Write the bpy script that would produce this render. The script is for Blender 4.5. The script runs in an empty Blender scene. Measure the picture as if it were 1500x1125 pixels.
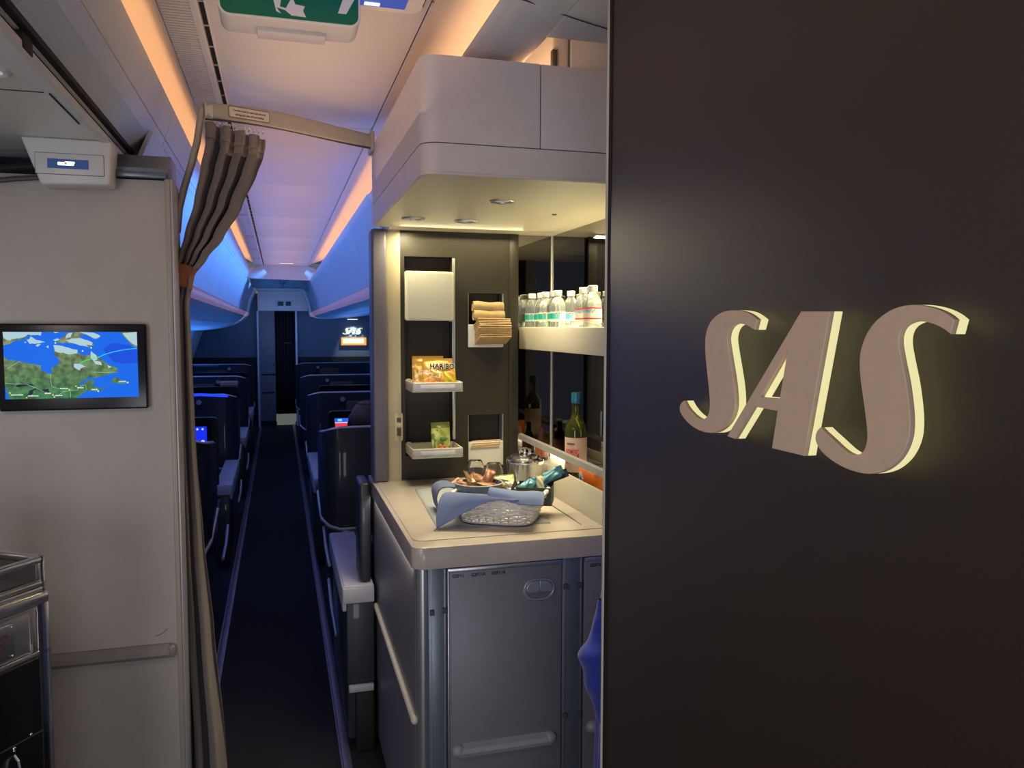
import bpy, bmesh, math, random
from mathutils import Vector, Matrix
random.seed(7)
C = bpy.context.scene.collection
PI = math.pi

# ------------------------------------------------------------------ helpers
def nodes(m):
    m.use_nodes = True
    return m.node_tree.nodes, m.node_tree.links

def mat(name, col, rough=.5, metal=0.0, noise=.06, scale=40, bump=0.0, bscale=200, emit=None, estr=0, trans=0, ior=1.45, coat=0, spec=.5, sheen=0, stretch=None):
    m = bpy.data.materials.new(name); N, L = nodes(m)
    b = N['Principled BSDF']
    c = (*col, 1)
    b.inputs['Roughness'].default_value = rough
    b.inputs['Metallic'].default_value = metal
    b.inputs['Specular IOR Level'].default_value = spec
    b.inputs['Coat Weight'].default_value = coat
    b.inputs['Sheen Weight'].default_value = sheen
    b.inputs['Transmission Weight'].default_value = trans
    b.inputs['IOR'].default_value = ior
    tc = N.new('ShaderNodeTexCoord')
    mp = N.new('ShaderNodeMapping'); L.new(tc.outputs['Object'], mp.inputs[0])
    if stretch: mp.inputs['Scale'].default_value = stretch
    nz = N.new('ShaderNodeTexNoise'); nz.inputs['Scale'].default_value = scale
    nz.inputs['Detail'].default_value = 3
    L.new(mp.outputs[0], nz.inputs['Vector'])
    rp = N.new('ShaderNodeValToRGB')
    rp.color_ramp.elements[0].position = .3; rp.color_ramp.elements[1].position = .7
    rp.color_ramp.elements[0].color = tuple(max(0, v * (1 - noise)) for v in col) + (1,)
    rp.color_ramp.elements[1].color = tuple(min(1, v * (1 + noise)) for v in col) + (1,)
    L.new(nz.outputs['Fac'], rp.inputs[0]); L.new(rp.outputs[0], b.inputs['Base Color'])
    if bump:
        n2 = N.new('ShaderNodeTexNoise'); n2.inputs['Scale'].default_value = bscale
        L.new(mp.outputs[0], n2.inputs['Vector'])
        bp = N.new('ShaderNodeBump'); bp.inputs['Strength'].default_value = bump
        bp.inputs['Distance'].default_value = .002
        L.new(n2.outputs['Fac'], bp.inputs['Height']); L.new(bp.outputs[0], b.inputs['Normal'])
    if emit:
        b.inputs['Emission Color'].default_value = (*emit, 1)
        b.inputs['Emission Strength'].default_value = estr
    return m

def tag(o, label=None, cat=None, group=None, kind=None):
    if label: o['label'] = label
    if cat: o['category'] = cat
    if group: o['group'] = group
    if kind: o['kind'] = kind
    return o

def thing(name, label, cat, loc=(0, 0, 0), rz=0, group=None):
    o = bpy.data.objects.new(name, None); C.objects.link(o)
    o.empty_display_size = .05
    o.location = loc; o.rotation_euler = (0, 0, rz)
    return tag(o, label, cat, group)

class MB:
    """collects shapes into one mesh"""
    def __init__(s): s.b = bmesh.new(); s.mi = 0
    def _after(s, n0):
        fs = [f for f in s.b.faces if f.index == -1 or f.index >= n0]
        return fs
    def box(s, x0, x1, y0, y1, z0, z1, bev=0, seg=2, m=None):
        t = bmesh.new(); bmesh.ops.create_cube(t, size=1)
        for v in t.verts:
            v.co = Vector(((x0 + x1) / 2 + v.co.x * (x1 - x0), (y0 + y1) / 2 + v.co.y * (y1 - y0), (z0 + z1) / 2 + v.co.z * (z1 - z0)))
        if bev: bmesh.ops.bevel(t, geom=list(t.edges), offset=bev, segments=seg, profile=.5, affect='EDGES')
        s.merge(t, m); return s
    def merge(s, t, mtx=None):
        if mtx is not None: bmesh.ops.transform(t, matrix=mtx, verts=t.verts)
        me = bpy.data.meshes.new('tmp')
        for f in t.faces: f.material_index = s.mi
        t.to_mesh(me); t.free(); s.b.from_mesh(me); bpy.data.meshes.remove(me)
    def cyl(s, c, r, h, seg=24, axis='Z', r2=None, bev=0):
        t = bmesh.new(); bmesh.ops.create_cone(t, segments=seg, radius1=r, radius2=r if r2 is None else r2, depth=h, cap_ends=True)
        if bev: bmesh.ops.bevel(t, geom=[e for e in t.edges if abs(e.verts[0].co.z - e.verts[1].co.z) < 1e-6], offset=bev, segments=2, affect='EDGES')
        R = {'Z': Matrix.Identity(4), 'X': Matrix.Rotation(PI / 2, 4, 'Y'), 'Y': Matrix.Rotation(-PI / 2, 4, 'X')}[axis]
        s.merge(t, Matrix.Translation(c) @ R); return s
    def ball(s, c, r, sc=(1, 1, 1), seg=16):
        t = bmesh.new(); bmesh.ops.create_uvsphere(t, u_segments=seg, v_segments=seg // 2, radius=r)
        s.merge(t, Matrix.Translation(c) @ Matrix.Diagonal((*sc, 1))); return s
    def lathe(s, prof, c=(0, 0, 0), seg=32, sx=1, sy=1, close=False):
        t = bmesh.new(); rings = []
        for r, z in prof:
            rings.append([t.verts.new((c[0] + r * sx * math.cos(2 * PI * k / seg), c[1] + r * sy * math.sin(2 * PI * k / seg), c[2] + z)) for k in range(seg)])
        for a, b in zip(rings, rings[1:]):
            for k in range(seg): t.faces.new((a[k], a[(k + 1) % seg], b[(k + 1) % seg], b[k]))
        if prof[0][0] > 1e-5 and not close: t.faces.new(list(reversed(rings[0])))
        if prof[-1][0] > 1e-5 and not close: t.faces.new(rings[-1])
        bmesh.ops.remove_doubles(t, verts=t.verts, dist=1e-6)
        bmesh.ops.recalc_face_normals(t, faces=t.faces)
        s.merge(t); return s
    def prism(s, pts, axis, a, b, bev=0):
        """polygon pts in the plane normal to axis, extruded from a to b"""
        t = bmesh.new()
        def co(p, q):
            return {'X': (q, p[0], p[1]), 'Y': (p[0], q, p[1]), 'Z': (p[0], p[1], q)}[axis]
        A = [t.verts.new(co(p, a)) for p in pts]; B = [t.verts.new(co(p, b)) for p in pts]
        n = len(pts)
        t.faces.new(A); t.faces.new(list(reversed(B)))
        for k in range(n): t.faces.new((A[k], B[k], B[(k + 1) % n], A[(k + 1) % n]))
        bmesh.ops.recalc_face_normals(t, faces=t.faces)
        if bev: bmesh.ops.bevel(t, geom=list(t.edges), offset=bev, segments=2, profile=.5, affect='EDGES', clamp_overlap=True)
        s.merge(t); return s
    def tube(s, pts, r, seg=10, flat=(1, 1), cap=True):
        t = bmesh.new(); P = [Vector(p) for p in pts]; rings = []
        up = Vector((0, 0, 1))
        for i, p in enumerate(P):
            d = (P[min(i + 1, len(P) - 1)] - P[max(i - 1, 0)]).normalized()
            u = up if abs(d.dot(up)) < .95 else Vector((1, 0, 0))
            a = d.cross(u).normalized(); bb = a.cross(d).normalized()
            rr = r[i] if isinstance(r, (list, tuple)) else r
            rings.append([t.verts.new(p + a * rr * flat[0] * math.cos(2 * PI * k / seg) + bb * rr * flat[1] * math.sin(2 * PI * k / seg)) for k in range(seg)])
        for a, b in zip(rings, rings[1:]):
            for k in range(seg): t.faces.new((a[k], a[(k + 1) % seg], b[(k + 1) % seg], b[k]))
        if cap: t.faces.new(list(reversed(rings[0]))); t.faces.new(rings[-1])
        bmesh.ops.recalc_face_normals(t, faces=t.faces)
        s.merge(t); return s
    def grid(s, fn, nu, nv, thick=0, closeu=False):
        t = bmesh.new()
        V = [[t.verts.new(fn(i / nu, j / nv)) for j in range(nv + 1)] for i in range(nu + (0 if closeu else 1))]
        n = len(V)
        for i in range(nu):
            for j in range(nv):
                a, b = V[i], V[(i + 1) % n]
                t.faces.new((a[j], b[j], b[j + 1], a[j + 1]))
        if thick:
            bmesh.ops.recalc_face_normals(t, faces=t.faces); t.normal_update()
            t.verts.ensure_lookup_table(); t.verts.index_update()
            src = list(t.verts); bnd = [(e.verts[0].index, e.verts[1].index) for e in t.edges if e.is_boundary]
            dup_ = [t.verts.new(v.co - v.normal * thick) for v in src]
            for f in list(t.faces): t.faces.new([dup_[v.index] for v in reversed(f.verts)])
            for a, b in bnd: t.faces.new((src[a], src[b], dup_[b], dup_[a]))
            bmesh.ops.recalc_face_normals(t, faces=t.faces)
        s.merge(t); return s
    def _unused(s): pass
    def build(s, name, m, parent=None, smooth=35, loc=None):
        me = bpy.data.meshes.new(name)
        bmesh.ops.recalc_face_normals(s.b, faces=s.b.faces) if False else None
        s.b.to_mesh(me); s.b.free()
        ms = m if isinstance(m, (list, tuple)) else [m]
        for q in ms: me.materials.append(q)
        for p in me.polygons: p.use_smooth = True
        if smooth < 180: me.set_sharp_from_angle(angle=math.radians(smooth))
        o = bpy.data.objects.new(name, me); C.objects.link(o)
        if parent is not None:
            o.parent = parent
            pm = parent
            T = Matrix.Identity(4)
            while pm is not None:
                T = Matrix.LocRotScale(pm.location, pm.rotation_euler, pm.scale) @ pm.matrix_parent_inverse @ T if pm.parent is None else Matrix.LocRotScale(pm.location, pm.rotation_euler, pm.scale) @ T
                pm = pm.parent
            if not getattr(s, 'local', False): me.transform(T.inverted())
        return o

def LMB():
    m = MB(); m.local = True; return m

def copy_tree(o, parent=None):
    c = o.copy(); C.objects.link(c); c.parent = parent
    for ch in [q for q in bpy.data.objects if q.parent == o]: copy_tree(ch, c)
    return c

def struct(o): o['kind'] = 'structure'; return o

def dense(pts, n=6):
    """Catmull-Rom through points (a,b,sharp) closed"""
    out = []; N = len(pts)
    for i in range(N):
        p1 = pts[i]; p2 = pts[(i + 1) % N]
        p0 = pts[i - 1] if not p1[2] else p1
        p3 = pts[(i + 2) % N] if not p2[2] else p2
        if p1[2] and p2[2]: out.append((p1[0], p1[1])); continue
        for k in range(n):
            t = k / n
            q = []
            for d in (0, 1):
                a, b, c, e = p0[d], p1[d], p2[d], p3[d]
                q.append(.5 * (2 * b + (c - a) * t + (2 * a - 5 * b + 4 * c - e) * t * t + (3 * b - a - 3 * c + e) * t ** 3))
            out.append(tuple(q))
    return out

def curve_mesh(loops, ext, bev, res=0):
    cu = bpy.data.curves.new('c', 'CURVE'); cu.dimensions = '2D'; cu.fill_mode = 'BOTH'
    for lp in loops:
        sp = cu.splines.new('POLY'); sp.points.add(len(lp) - 1)
        for i, (a, b) in enumerate(lp): sp.points[i].co = (a, b, 0, 1)
        sp.use_cyclic_u = True
    cu.extrude = ext; cu.bevel_depth = bev; cu.bevel_resolution = 2; cu.offset = -bev
    ob = bpy.data.objects.new('c', cu); C.objects.link(ob)
    dg = bpy.context.evaluated_depsgraph_get(); dg.update()
    me = bpy.data.meshes.new_from_object(ob.evaluated_get(dg))
    bpy.data.objects.remove(ob); bpy.data.curves.remove(cu)
    return me

def world_of(o):
    T = Matrix.Identity(4)
    while o is not None:
        T = Matrix.LocRotScale(o.location, o.rotation_euler, o.scale) @ T; o = o.parent
    return T

def add_mesh(name, me, m, parent, mtx, smooth=35):
    me.transform(mtx); me.materials.clear(); me.materials.append(m)
    for p in me.polygons: p.use_smooth = True
    me.set_sharp_from_angle(angle=math.radians(smooth))
    o = bpy.data.objects.new(name, me); C.objects.link(o)
    if parent is not None:
        o.parent = parent; me.transform(world_of(parent).inverted())
    return o

def text(name, body, size, m, parent, mtx, ext=.0003, align='CENTER', bold=0, shear=0, spacing=1):
    cu = bpy.data.curves.new('t', 'FONT'); cu.body = body; cu.size = size; cu.extrude = ext
    cu.align_x = align; cu.align_y = 'CENTER'; cu.offset = bold; cu.shear = shear; cu.space_character = spacing
    ob = bpy.data.objects.new('t', cu); C.objects.link(ob)
    dg = bpy.context.evaluated_depsgraph_get(); dg.update()
    me = bpy.data.meshes.new_from_object(ob.evaluated_get(dg))
    bpy.data.objects.remove(ob); bpy.data.curves.remove(cu)
    return add_mesh(name, me, m, parent, mtx)

def facing_cam(x, y, z, s=1):          # local XY plane -> world XZ facing -Y
    return Matrix.Translation((x, y, z)) @ Matrix.Rotation(PI / 2, 4, 'X') @ Matrix.Scale(s, 4)

# ------------------------------------------------------------------ materials
M = {}
M['wall'] = mat('wall_laminate', (.53, .49, .44), .45, noise=.03, scale=15, bump=.15, bscale=900)
M['darkwall'] = mat('dark_laminate', (.034, .025, .019), .38, noise=.12, scale=300, bump=.25, bscale=1500, spec=.45)
M['panel'] = mat('charcoal_panel', (.030, .027, .020), .4, noise=.05, scale=200, bump=.1, bscale=900)
M['white'] = mat('white_plastic', (.72, .71, .68), .4, noise=.02)
M['cream'] = mat('cream_plastic', (.62, .58, .46), .4, noise=.02)
M['lilac'] = mat('cabinet_grey', (.70, .62, .60), .42, noise=.03, scale=20)
M['ceil'] = mat('ceiling_white', (.68, .64, .62), .5, noise=.02, scale=5)
M['bin'] = mat('bin_white', (.64, .67, .72), .38, noise=.02, scale=6)
M['worktop'] = mat('worktop_stone', (.52, .46, .40), .28, noise=.05, scale=18, coat=.2)
M['cab'] = mat('cabinet_laminate', (.20, .19, .215), .4, metal=.2, noise=.05, scale=60, bump=.1, bscale=500, stretch=(.2, 1, 6))
M['alu'] = mat('brushed_aluminium', (.52, .53, .55), .32, metal=.85, noise=.06, scale=80, stretch=(1, 1, 12))
M['steel'] = mat('polished_steel', (.75, .74, .72), .18, metal=1, noise=.03)
M['satin'] = mat('satin_steel', (.58, .57, .55), .28, metal=1, noise=.05)
M['hinge'] = mat('blue_grey_extrusion', (.17, .20, .24), .35, metal=.5, noise=.05)
M['black'] = mat('black_plastic', (.006, .006, .008), .25, noise=.1)
M['blackmat'] = mat('black_matte', (.008, .008, .009), .7, noise=.1)
M['carpet'] = mat('charcoal_carpet', (.013, .013, .015), .95, noise=.5, scale=500, bump=.8, bscale=900)
M['strip'] = mat('floor_strip_metal', (.16, .16, .21), .4, metal=.6, noise=.08)
M['curtain'] = mat('curtain_cloth', (.21, .175, .155), .9, noise=.12, scale=500, bump=.5, bscale=1500, sheen=.25)
M['leather'] = mat('tan_leather', (.30, .105, .04), .5, noise=.15, scale=90, bump=.3, bscale=400)
M['rail'] = mat('rail_beige', (.42, .38, .31), .38, noise=.03)
M['grey'] = mat('bumper_grey', (.27, .26, .25), .5, noise=.05)
M['greyd'] = mat('dark_grey', (.07, .07, .075), .5, noise=.05)
M['screenb'] = mat('screen_blue', (.01, .02, .1), .3, emit=(.015, .04, 1), estr=1.0)
M['seat'] = mat('seat_navy', (.022, .028, .036), .42, noise=.08, scale=30, coat=.15)
M['seatfab'] = mat('seat_fabric', (.03, .035, .05), .85, noise=.2, scale=300, bump=.4)
M['srim'] = mat('seat_rim', (.50, .50, .54), .35, metal=.3, noise=.03)
M['console'] = mat('console_lilac', (.42, .42, .47), .4, noise=.03)
M['brown'] = mat('brown_leather', (.16, .075, .05), .5, noise=.1)
M['hair'] = mat('brown_hair', (.13, .065, .045), .6, noise=.4, scale=120, bump=.6, stretch=(1, 1, 5))
M['skin'] = mat('skin', (.35, .18, .12), .5, noise=.05)
M['jumper'] = mat('dark_jumper', (.03, .028, .032), .9, noise=.2, scale=200, bump=.3)
M['green'] = mat('sign_green', (.002, .12, .06), .35, noise=.03, emit=(0, .12, .06), estr=.12)
M['signw'] = mat('sign_white', (.80, .78, .70), .4, noise=.02)
M['signh'] = mat('sign_housing', (.50, .50, .52), .45, noise=.03)
M['gold'] = mat('rose_satin_metal', (.66, .49, .345), .45, metal=.05, noise=.04, scale=60)
M['halo'] = mat('lit_acrylic', (.25, .24, .16), .4, emit=(.76, .70, .34), estr=1.0)
M['mirror'] = mat('smoked_mirror', (.26, .25, .245), .03, metal=1, noise=.01)
M['kraft'] = mat('kraft_paper', (.50, .35, .18), .8, noise=.08, scale=60, bump=.2)
M['cloth'] = mat('grey_blue_cloth', (.30, .32, .34), .9, noise=.08, scale=600, bump=.4, bscale=1800)
M['clothb'] = mat('blue_cloth', (.17, .23, .43), .9, noise=.08, scale=600, bump=.4, bscale=1800)
M['wicker'] = mat('white_wicker', (.80, .78, .74), .55, noise=.06, scale=200)
M['bowl'] = mat('grey_blue_ceramic', (.16, .19, .24), .25, noise=.03, coat=.3)
M['greenbox'] = mat('dark_green_card', (.045, .065, .03), .5, noise=.1)
M['olive'] = mat('olive_card', (.13, .14, .055), .5, noise=.1)
M['garment'] = mat('royal_blue_cloth', (.025, .05, .42), .85, noise=.25, scale=300, bump=.6, bscale=700, sheen=.4)
M['bottlegreen'] = mat('green_glass', (.12, .14, .02), .05, trans=.75, ior=1.45, noise=.02)
M['clear'] = mat('clear_plastic', (.95, .98, .97), .06, trans=.93, ior=1.2, noise=.01)
M['glass'] = mat('clear_glass', (.97, .97, .97), .02, trans=1, ior=1.4, noise=.0)
M['cap'] = mat('white_cap', (.82, .82, .78), .4, noise=.02)

def emis(name, col, s): return mat(name, tuple(min(.8, c * .5) for c in col), .5, emit=col, estr=s, noise=.01)

# ------------------------------------------------------------------ camera
RT = Vector((.96065, -.27773, .00205))
cam_d = bpy.data.cameras.new('camera'); cam = bpy.data.objects.new('camera', cam_d); C.objects.link(cam)
cam_d.sensor_width = 36; cam_d.lens = 36 * 1180.7 / 1500; cam_d.clip_start = .02
yw, pt, rl = (math.radians(a) for a in (16.1257, -4.002, .1179))
fw = Vector((math.sin(yw) * math.cos(pt), math.cos(yw) * math.cos(pt), math.sin(pt)))
rt = Vector((math.cos(yw), -math.sin(yw), 0)); up = rt.cross(fw)
rt2 = rt * math.cos(rl) + up * math.sin(rl); up2 = -rt * math.sin(rl) + up * math.cos(rl)
R = Matrix((rt2, up2, -fw)).transposed().to_4x4()
cam.matrix_world = Matrix.Translation((0, 0, 1.65)) @ R
bpy.context.scene.camera = cam

# ------------------------------------------------------------------ floor
o = MB().box(-2.6, 2.6, -1.2, 14.6, -.05, 0).build('floor', M['carpet']); struct(o)
n = 0
for x, w in ((-.305, .035), (.222, .035)):
    n += 1
    m = MB().box(x - w / 2, x + w / 2, 1.9, 14.3, 0, .006, .002)
    m.box(x - w / 2 - .006, x - w / 2 + .003, 1.9, 14.3, 0, .009, .002)
    struct(m.build('trim_%d' % n, M['strip']))

# ------------------------------------------------------------------ ceiling (centre panels, coves, fascias)
ZC = 2.40
m = MB()
joints = [.2, 1.85, 3.15, 4.48, 5.80, 7.10, 8.30, 9.4, 10.3]
m2 = MB()
for a, b in zip(joints, joints[1:]):
    m.box(-.148, .353, a + .004, b - .004, ZC, ZC + .02, .003)
m.box(-.15, .355, .2, 10.3, ZC + .012, ZC + .03)
ceiling = struct(m.build('ceiling', M['ceil']))
# dark slot track with brackets on the left edge of the centre panel
m = MB().box(-.170, -.150, .2, 10.3, ZC + .010, ZC + .016)
struct(m.build('trim_3', M['blackmat']))
m = MB()
y = .3
while y < 10.2:
    m.box(-.167, -.153, y, y + .006, ZC + .0075, ZC + .011); y += .16
m.box(-.153, -.147, .2, 10.3, ZC - .006, ZC + .012, .002)
m.box(-.180, -.167, .2, 10.3, ZC - .004, ZC + .012, .002)
struct(m.build('trim_4', M['ceil']))
# left cove: ribbed air grille and plain cove sheet sloping to the lip
m = MB()
def cove(y0, y1):
    m.prism([(-.18, ZC + .008), (-.262, ZC + .012), (-.262, ZC + .03), (-.18, ZC + .03)], 'Y', y0, y1)
cove(3.0, 10.3)
y = .2
while y < 2.95:
    m.box(-.256, -.184, y, y + .0125, ZC - .003, ZC + .006, 0); y += .018
for y in joints[2:]:
    m.box(-.262, -.18, y - .012, y, ZC - .003, ZC + .012)
for x in (-.262, -.182):
    m.box(x - .003, x + .003, .2, 10.3, ZC - .005, ZC + .01)
struct(m.build('trim_5', M['ceil']))
struct(MB().box(-.262, -.178, .2, 3.0, ZC + .010, ZC + .02).build('trim_21', M['cream']))
def cove_l(u, v):
    a = u * PI / 2
    return (-.264 - .20 * u, .2 + v * 10.1, ZC + .012 + .09 * math.sin(a))
m = MB().grid(cove_l, 8, 1, .006)
m.box(-.475, -.462, .2, 10.3, 2.22, ZC + .11)
m.box(-.475, -.345, .2, 10.3, 2.262, 2.27)
struct(m.build('trim_6', M['ceil']))
# right cove
def cove_r(u, v):
    a = u * PI / 2
    return (.357 + .27 * u, .2 + v * 10.1, ZC + .006 + .08 * math.sin(a))
m = MB().grid(cove_r, 10, 1, .006)
m.box(.62, .632, 3.05, 10.3, 2.22, ZC + .10)
m.box(.50, .632, 2.9, 10.3, 2.262, 2.27)
struct(m.build('trim_7', M['ceil']))
m = MB()
for y in joints[1:-1]:
    m.tube([(cove_r(k / 10, 0)[0], y + .05, cove_r(k / 10, 0)[2] - .004) for k in range(11)], .0022, 6)
    m.tube([(cove_l(k / 10, 0)[0], y - .05, cove_l(k / 10, 0)[2] - .004) for k in range(11)], .0022, 6)
struct(m.build('trim_8', M['greyd']))
# fascias: lip, outer face
def fascia(prof, y0, y1, seams, mm, name, th=.008):
    m = MB()
    ys = [y0] + seams + [y1]
    n = len(prof) - 1
    for a, b in zip(ys, ys[1:]):
        def fn(u, v, a=a, b=b):
            k = min(int(u * n), n - 1); t = u * n - k
            return (prof[k][0] + (prof[k + 1][0] - prof[k][0]) * t, a + .002 + v * (b - a - .004), prof[k][1] + (prof[k + 1][1] - prof[k][1]) * t)
        m.grid(fn, n, 1, th)
    return struct(m.build(name, mm, smooth=18))
LIP = [(-.335, 2.362), (-.326, 2.378), (-.322, 2.370), (-.325, 2.345), (-.335, 2.30), (-.347, 2.262), (-.357, 2.240)]
fascia(LIP + [(-.366, 2.222), (-.430, 2.163)], .2, 2.9, [1.55], M['bin'], 'wall_fascia_left')
fascia([(a, b) for a, b in LIP], 2.9, 10.25, [4.2, 5.5, 6.8, 8.1, 9.2], M['bin'], 'wall_fascia_left')
LIPR = [(.490, 2.352), (.480, 2.366), (.476, 2.358), (.478, 2.335), (.486, 2.29), (.497, 2.25)]
fascia(LIPR, 2.75, 10.25, [4.2, 5.5, 6.8, 8.1, 9.2], M['bin'], 'wall_fascia_right')

struct(MB().tube([(-.358, 2.95, 2.236), (-.358, 13.9, 2.236)], .0045, 6).build('trim_23', M['blackmat']))
struct(MB().tube([(.502, 3.1, 2.243), (.502, 13.9, 2.243)], .0045, 6).build('trim_24', M['blackmat']))
# big right-hand fascia which turns the corner above the bar cabinet
m = MB()
prof = [(0, 0), (-.003, -.006), (0, -.014), (.035, -.030), (.09, -.038), (.135, -.034)]
def fr(u, v):
    n = len(prof) - 1; k = min(int(u * n), n - 1); t = u * n - k
    return (.478 + prof[k][0] + (prof[k + 1][0] - prof[k][0]) * t, .2 + v * 2.8, 2.366 + prof[k][1] + (prof[k + 1][1] - prof[k][1]) * t)
m.grid(fr, 15, 1, .006)
m.box(.612, .622, 1.86, 3.0, 2.335, 2.74)
m.box(.61, 1.7, .2, 1.86, 2.332, 2.36, .012, 4)
m.box(.615, 1.7, 1.84, 1.86, 2.34, 2.74)
struct(m.build('wall_fascia_right', M['bin'], smooth=60))
struct(MB().tube([(.485 + 1.0 * k / 14, 1.655 + .45 * (k / 14) - .12 * (k / 14) ** 2, 2.331 if k > 1 else 2.334) for k in range(15)], .0016, 5).build('trim_22', M['greyd']))
struct(MB().prism([(-.357, 2.24), (-.43, 2.163), (-.445, 2.163), (-.445, 2.24)], 'Y', 2.895, 2.905).build('trim_25', M['bin']))
# lowered end of the cabin ceiling
m = MB()
m.prism([(-.36, 2.24), (-.33, 2.36), (-.16, ZC), (.36, ZC), (.49, 2.34), (.52, 2.22)], 'Y', 10.3, 10.34)
def slope(u, v):
    x = -.335 + u * .80
    return (x, 10.32 + v * 1.2, 2.34 - .10 * v - .22 * abs(u - .5) ** 2 - (0 if u < .7 else (u - .7) * .25 * v))
m.grid(slope, 16, 4, .01)
m.box(-.335, .385, 11.5, 13.85, 2.237, 2.245)
struct(m.build('ceiling_end', M['ceil'], smooth=50))
struct(MB().box(.065, .07, 10.4, 11.52, 2.2, 2.236).box(-.42, .54, 10.305, 10.318, 2.33, 2.336).build('trim_9', M['greyd']))
# small lit fixture in the last centre panel
t = thing('ceiling_lamp', 'small bright strip lamp set in the far end of the centre ceiling', 'lamp', (.1, 9.85, ZC - .004))
MB().box(.02, .19, 9.82, 9.88, ZC - .006, ZC, .002).build('housing', M['white'], t)
MB().box(.03, .18, 9.83, 9.87, ZC - .008, ZC - .005).build('diffuser', emis('lamp_diff', (1, .85, .75), 1.2), t)

# outboard side wall of the cabin on the left, and outer shell
def side(u, v):
    a = (u - .25) * 1.6
    return (-1.16 - .34 * math.sin(min(1, (1 - u) * 1.25) * PI / 2), 2.62 + v * 11.5, .0 + u * 1.68)
struct(MB().grid(side, 12, 1, .02).build('wall_outboard', M['bin'], smooth=60))
m = MB()
m.box(-2.62, -2.58, -1.2, 14.6, 0, 2.9); m.box(2.58, 2.62, -1.2, 14.6, 0, 2.9)
struct(m.build('wall_hull', M['wall']))
struct(MB().box(-2.6, 2.6, -1.2, 14.6, 2.75, 2.8).build('ceiling_shell', M['ceil']))

# ------------------------------------------------------------------ left galley wall
m = MB()
m.box(-2.2, -.295, 2.45, 2.60, 0, 2.055, .002)
struct(m.build('wall_left', M['wall']))
struct(MB().box(-.297, -.283, 2.444, 2.612, 0, 2.060, .003, 2).build('trim_10', M['rail']))
struct(MB().box(-.283, -.277, 2.448, 2.612, 0, 2.060, .002, 2).build('trim_26', M['srim']))
# duct pieces between wall top and ceiling
m = MB()
m.prism([(2.44, 2.06), (2.44, 2.085), (2.50, 2.13), (2.62, 2.13), (2.62, 2.06)], 'X', -.42, -.285)
m.box(-.415, -.29, 2.425, 2.45, 2.058, 2.072, .003)
struct(m.build('trim_11', M['hinge']))
# lowered ceiling over the galley floor
m = MB()
m.box(-2.2, -.430, .2, 2.66, 2.136, 2.15)
m.box(-.438, -.420, .2, 2.66, 2.130, 2.15, .004)
struct(m.build('ceiling_galley', M['white']))
struct(MB().box(-.440, -.410, .2, 2.7, 2.168, 2.18).build('trim_12', M['blackmat']))
struct(MB().box(-.436, -.418, 1.62, 1.68, 2.135, 2.166, .003).box(-.452, -.449, 1.92, 2.18, 2.1335, 2.137).box(-.64, -.46, 1.915, 1.917, 2.1345, 2.137).box(-.66, -.655, 2.02, 2.16, 2.132, 2.137).build('trim_13', M['blackmat']))
# downlight in the lowered ceiling
t = thing('galley_downlight', 'round white-rimmed downlight in the grey lowered ceiling at the left edge', 'downlight', (-.52, 1.78, 2.135))
MB().lathe([(.024, .002), (.024, -.004), (.032, -.006), (.036, -.002), (.036, .002)], (-.52, 1.78, 2.136), 28, close=True).build('rim', M['white'], t)
MB().cyl((-.52, 1.78, 2.134), .024, .003).build('lens', emis('lens_dim', (.8, .85, 1), .35), t)
# curved seal strips at the top left
for k, (r, mm) in enumerate(((.010, 'blackmat'), (.007, 'greyd'))):
    pts = []
    for i in range(12):
        a = i / 11
        pts.append((-.60 - a * .6, 2.43 - .01 * k, 2.075 - .055 * k * .6 - .16 * a * a - .05 * a))
    struct(MB().tube(pts, r).build('trim_%d' % (14 + k), M[mm]))

# galley information display under the lowered ceiling
t = thing('information_display', 'white ceiling-hung display box with a small lit blue readout above the grey wall', 'display', (-.54, 2.33, 2.03))
m = MB()
tb = bmesh.new()
vs = [tb.verts.new(p) for p in [(-.582, 2.36, 2.016), (-.420, 2.36, 2.022), (-.412, 2.36, 2.1355), (-.625, 2.36, 2.1355),
                                (-.582, 2.449, 2.016), (-.420, 2.449, 2.022), (-.412, 2.449, 2.1355), (-.625, 2.449, 2.1355)]]
for f in ((0, 1, 2, 3), (7, 6, 5, 4), (0, 4, 5, 1), (1, 5, 6, 2), (3, 7, 4, 0), (2, 6, 7, 3)): tb.faces.new([vs[i] for i in f])
bmesh.ops.recalc_face_normals(tb, faces=tb.faces)
bmesh.ops.bevel(tb, geom=list(tb.edges), offset=.006, segments=3, profile=.5, affect='EDGES')
m.merge(tb)
m.build('housing', M['white'], t)
Rt = Matrix.Translation((-.512, 2.360, 2.070))
def tilt(mb, name, mm, par):
    bmesh.ops.transform(mb.b, matrix=Rt, verts=mb.b.verts); return mb.build(name, mm, par)
tilt(MB().box(-.0825, .0815, -.001, .004, -.0285, .0285, .003), 'bezel', M['greyd'], t)
tilt(MB().box(-.0805, .0795, -.003, .004, -.0265, .0265, .002), 'face_plate', M['white'], t)
sc = tilt(MB().box(-.052, .044, -.0042, .003, -.012, .012), 'screen', emis('readout_blue', (.02, .05, .16), .8), t)
tilt(MB().box(-.028, .010, -.006, -.003, -.004, .004, .002).box(-.012, .012, -.006, -.003, .001, .006, .002), 'readout', emis('readout_white', (.7, .95, 1), 1.6), t)
tilt(MB().ball((-.009, -.006, .001), .003), 'red_mark', emis('readout_red', (1, .1, .1), 1), t)

# bumper rail on left wall
t = MB().prism([(2.45, .700), (2.43, .706), (2.424, .716), (2.427, .728), (2.445, .742), (2.45, .742)], 'X', -1.6, -.315).box(-.32, -.300, 2.426, 2.45, .704, .740, .009, 3).build('bumper_rail', M['grey'])
tag(t, 'long grey bumper rail across the lower part of the grey wall', 'rail')
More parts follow.
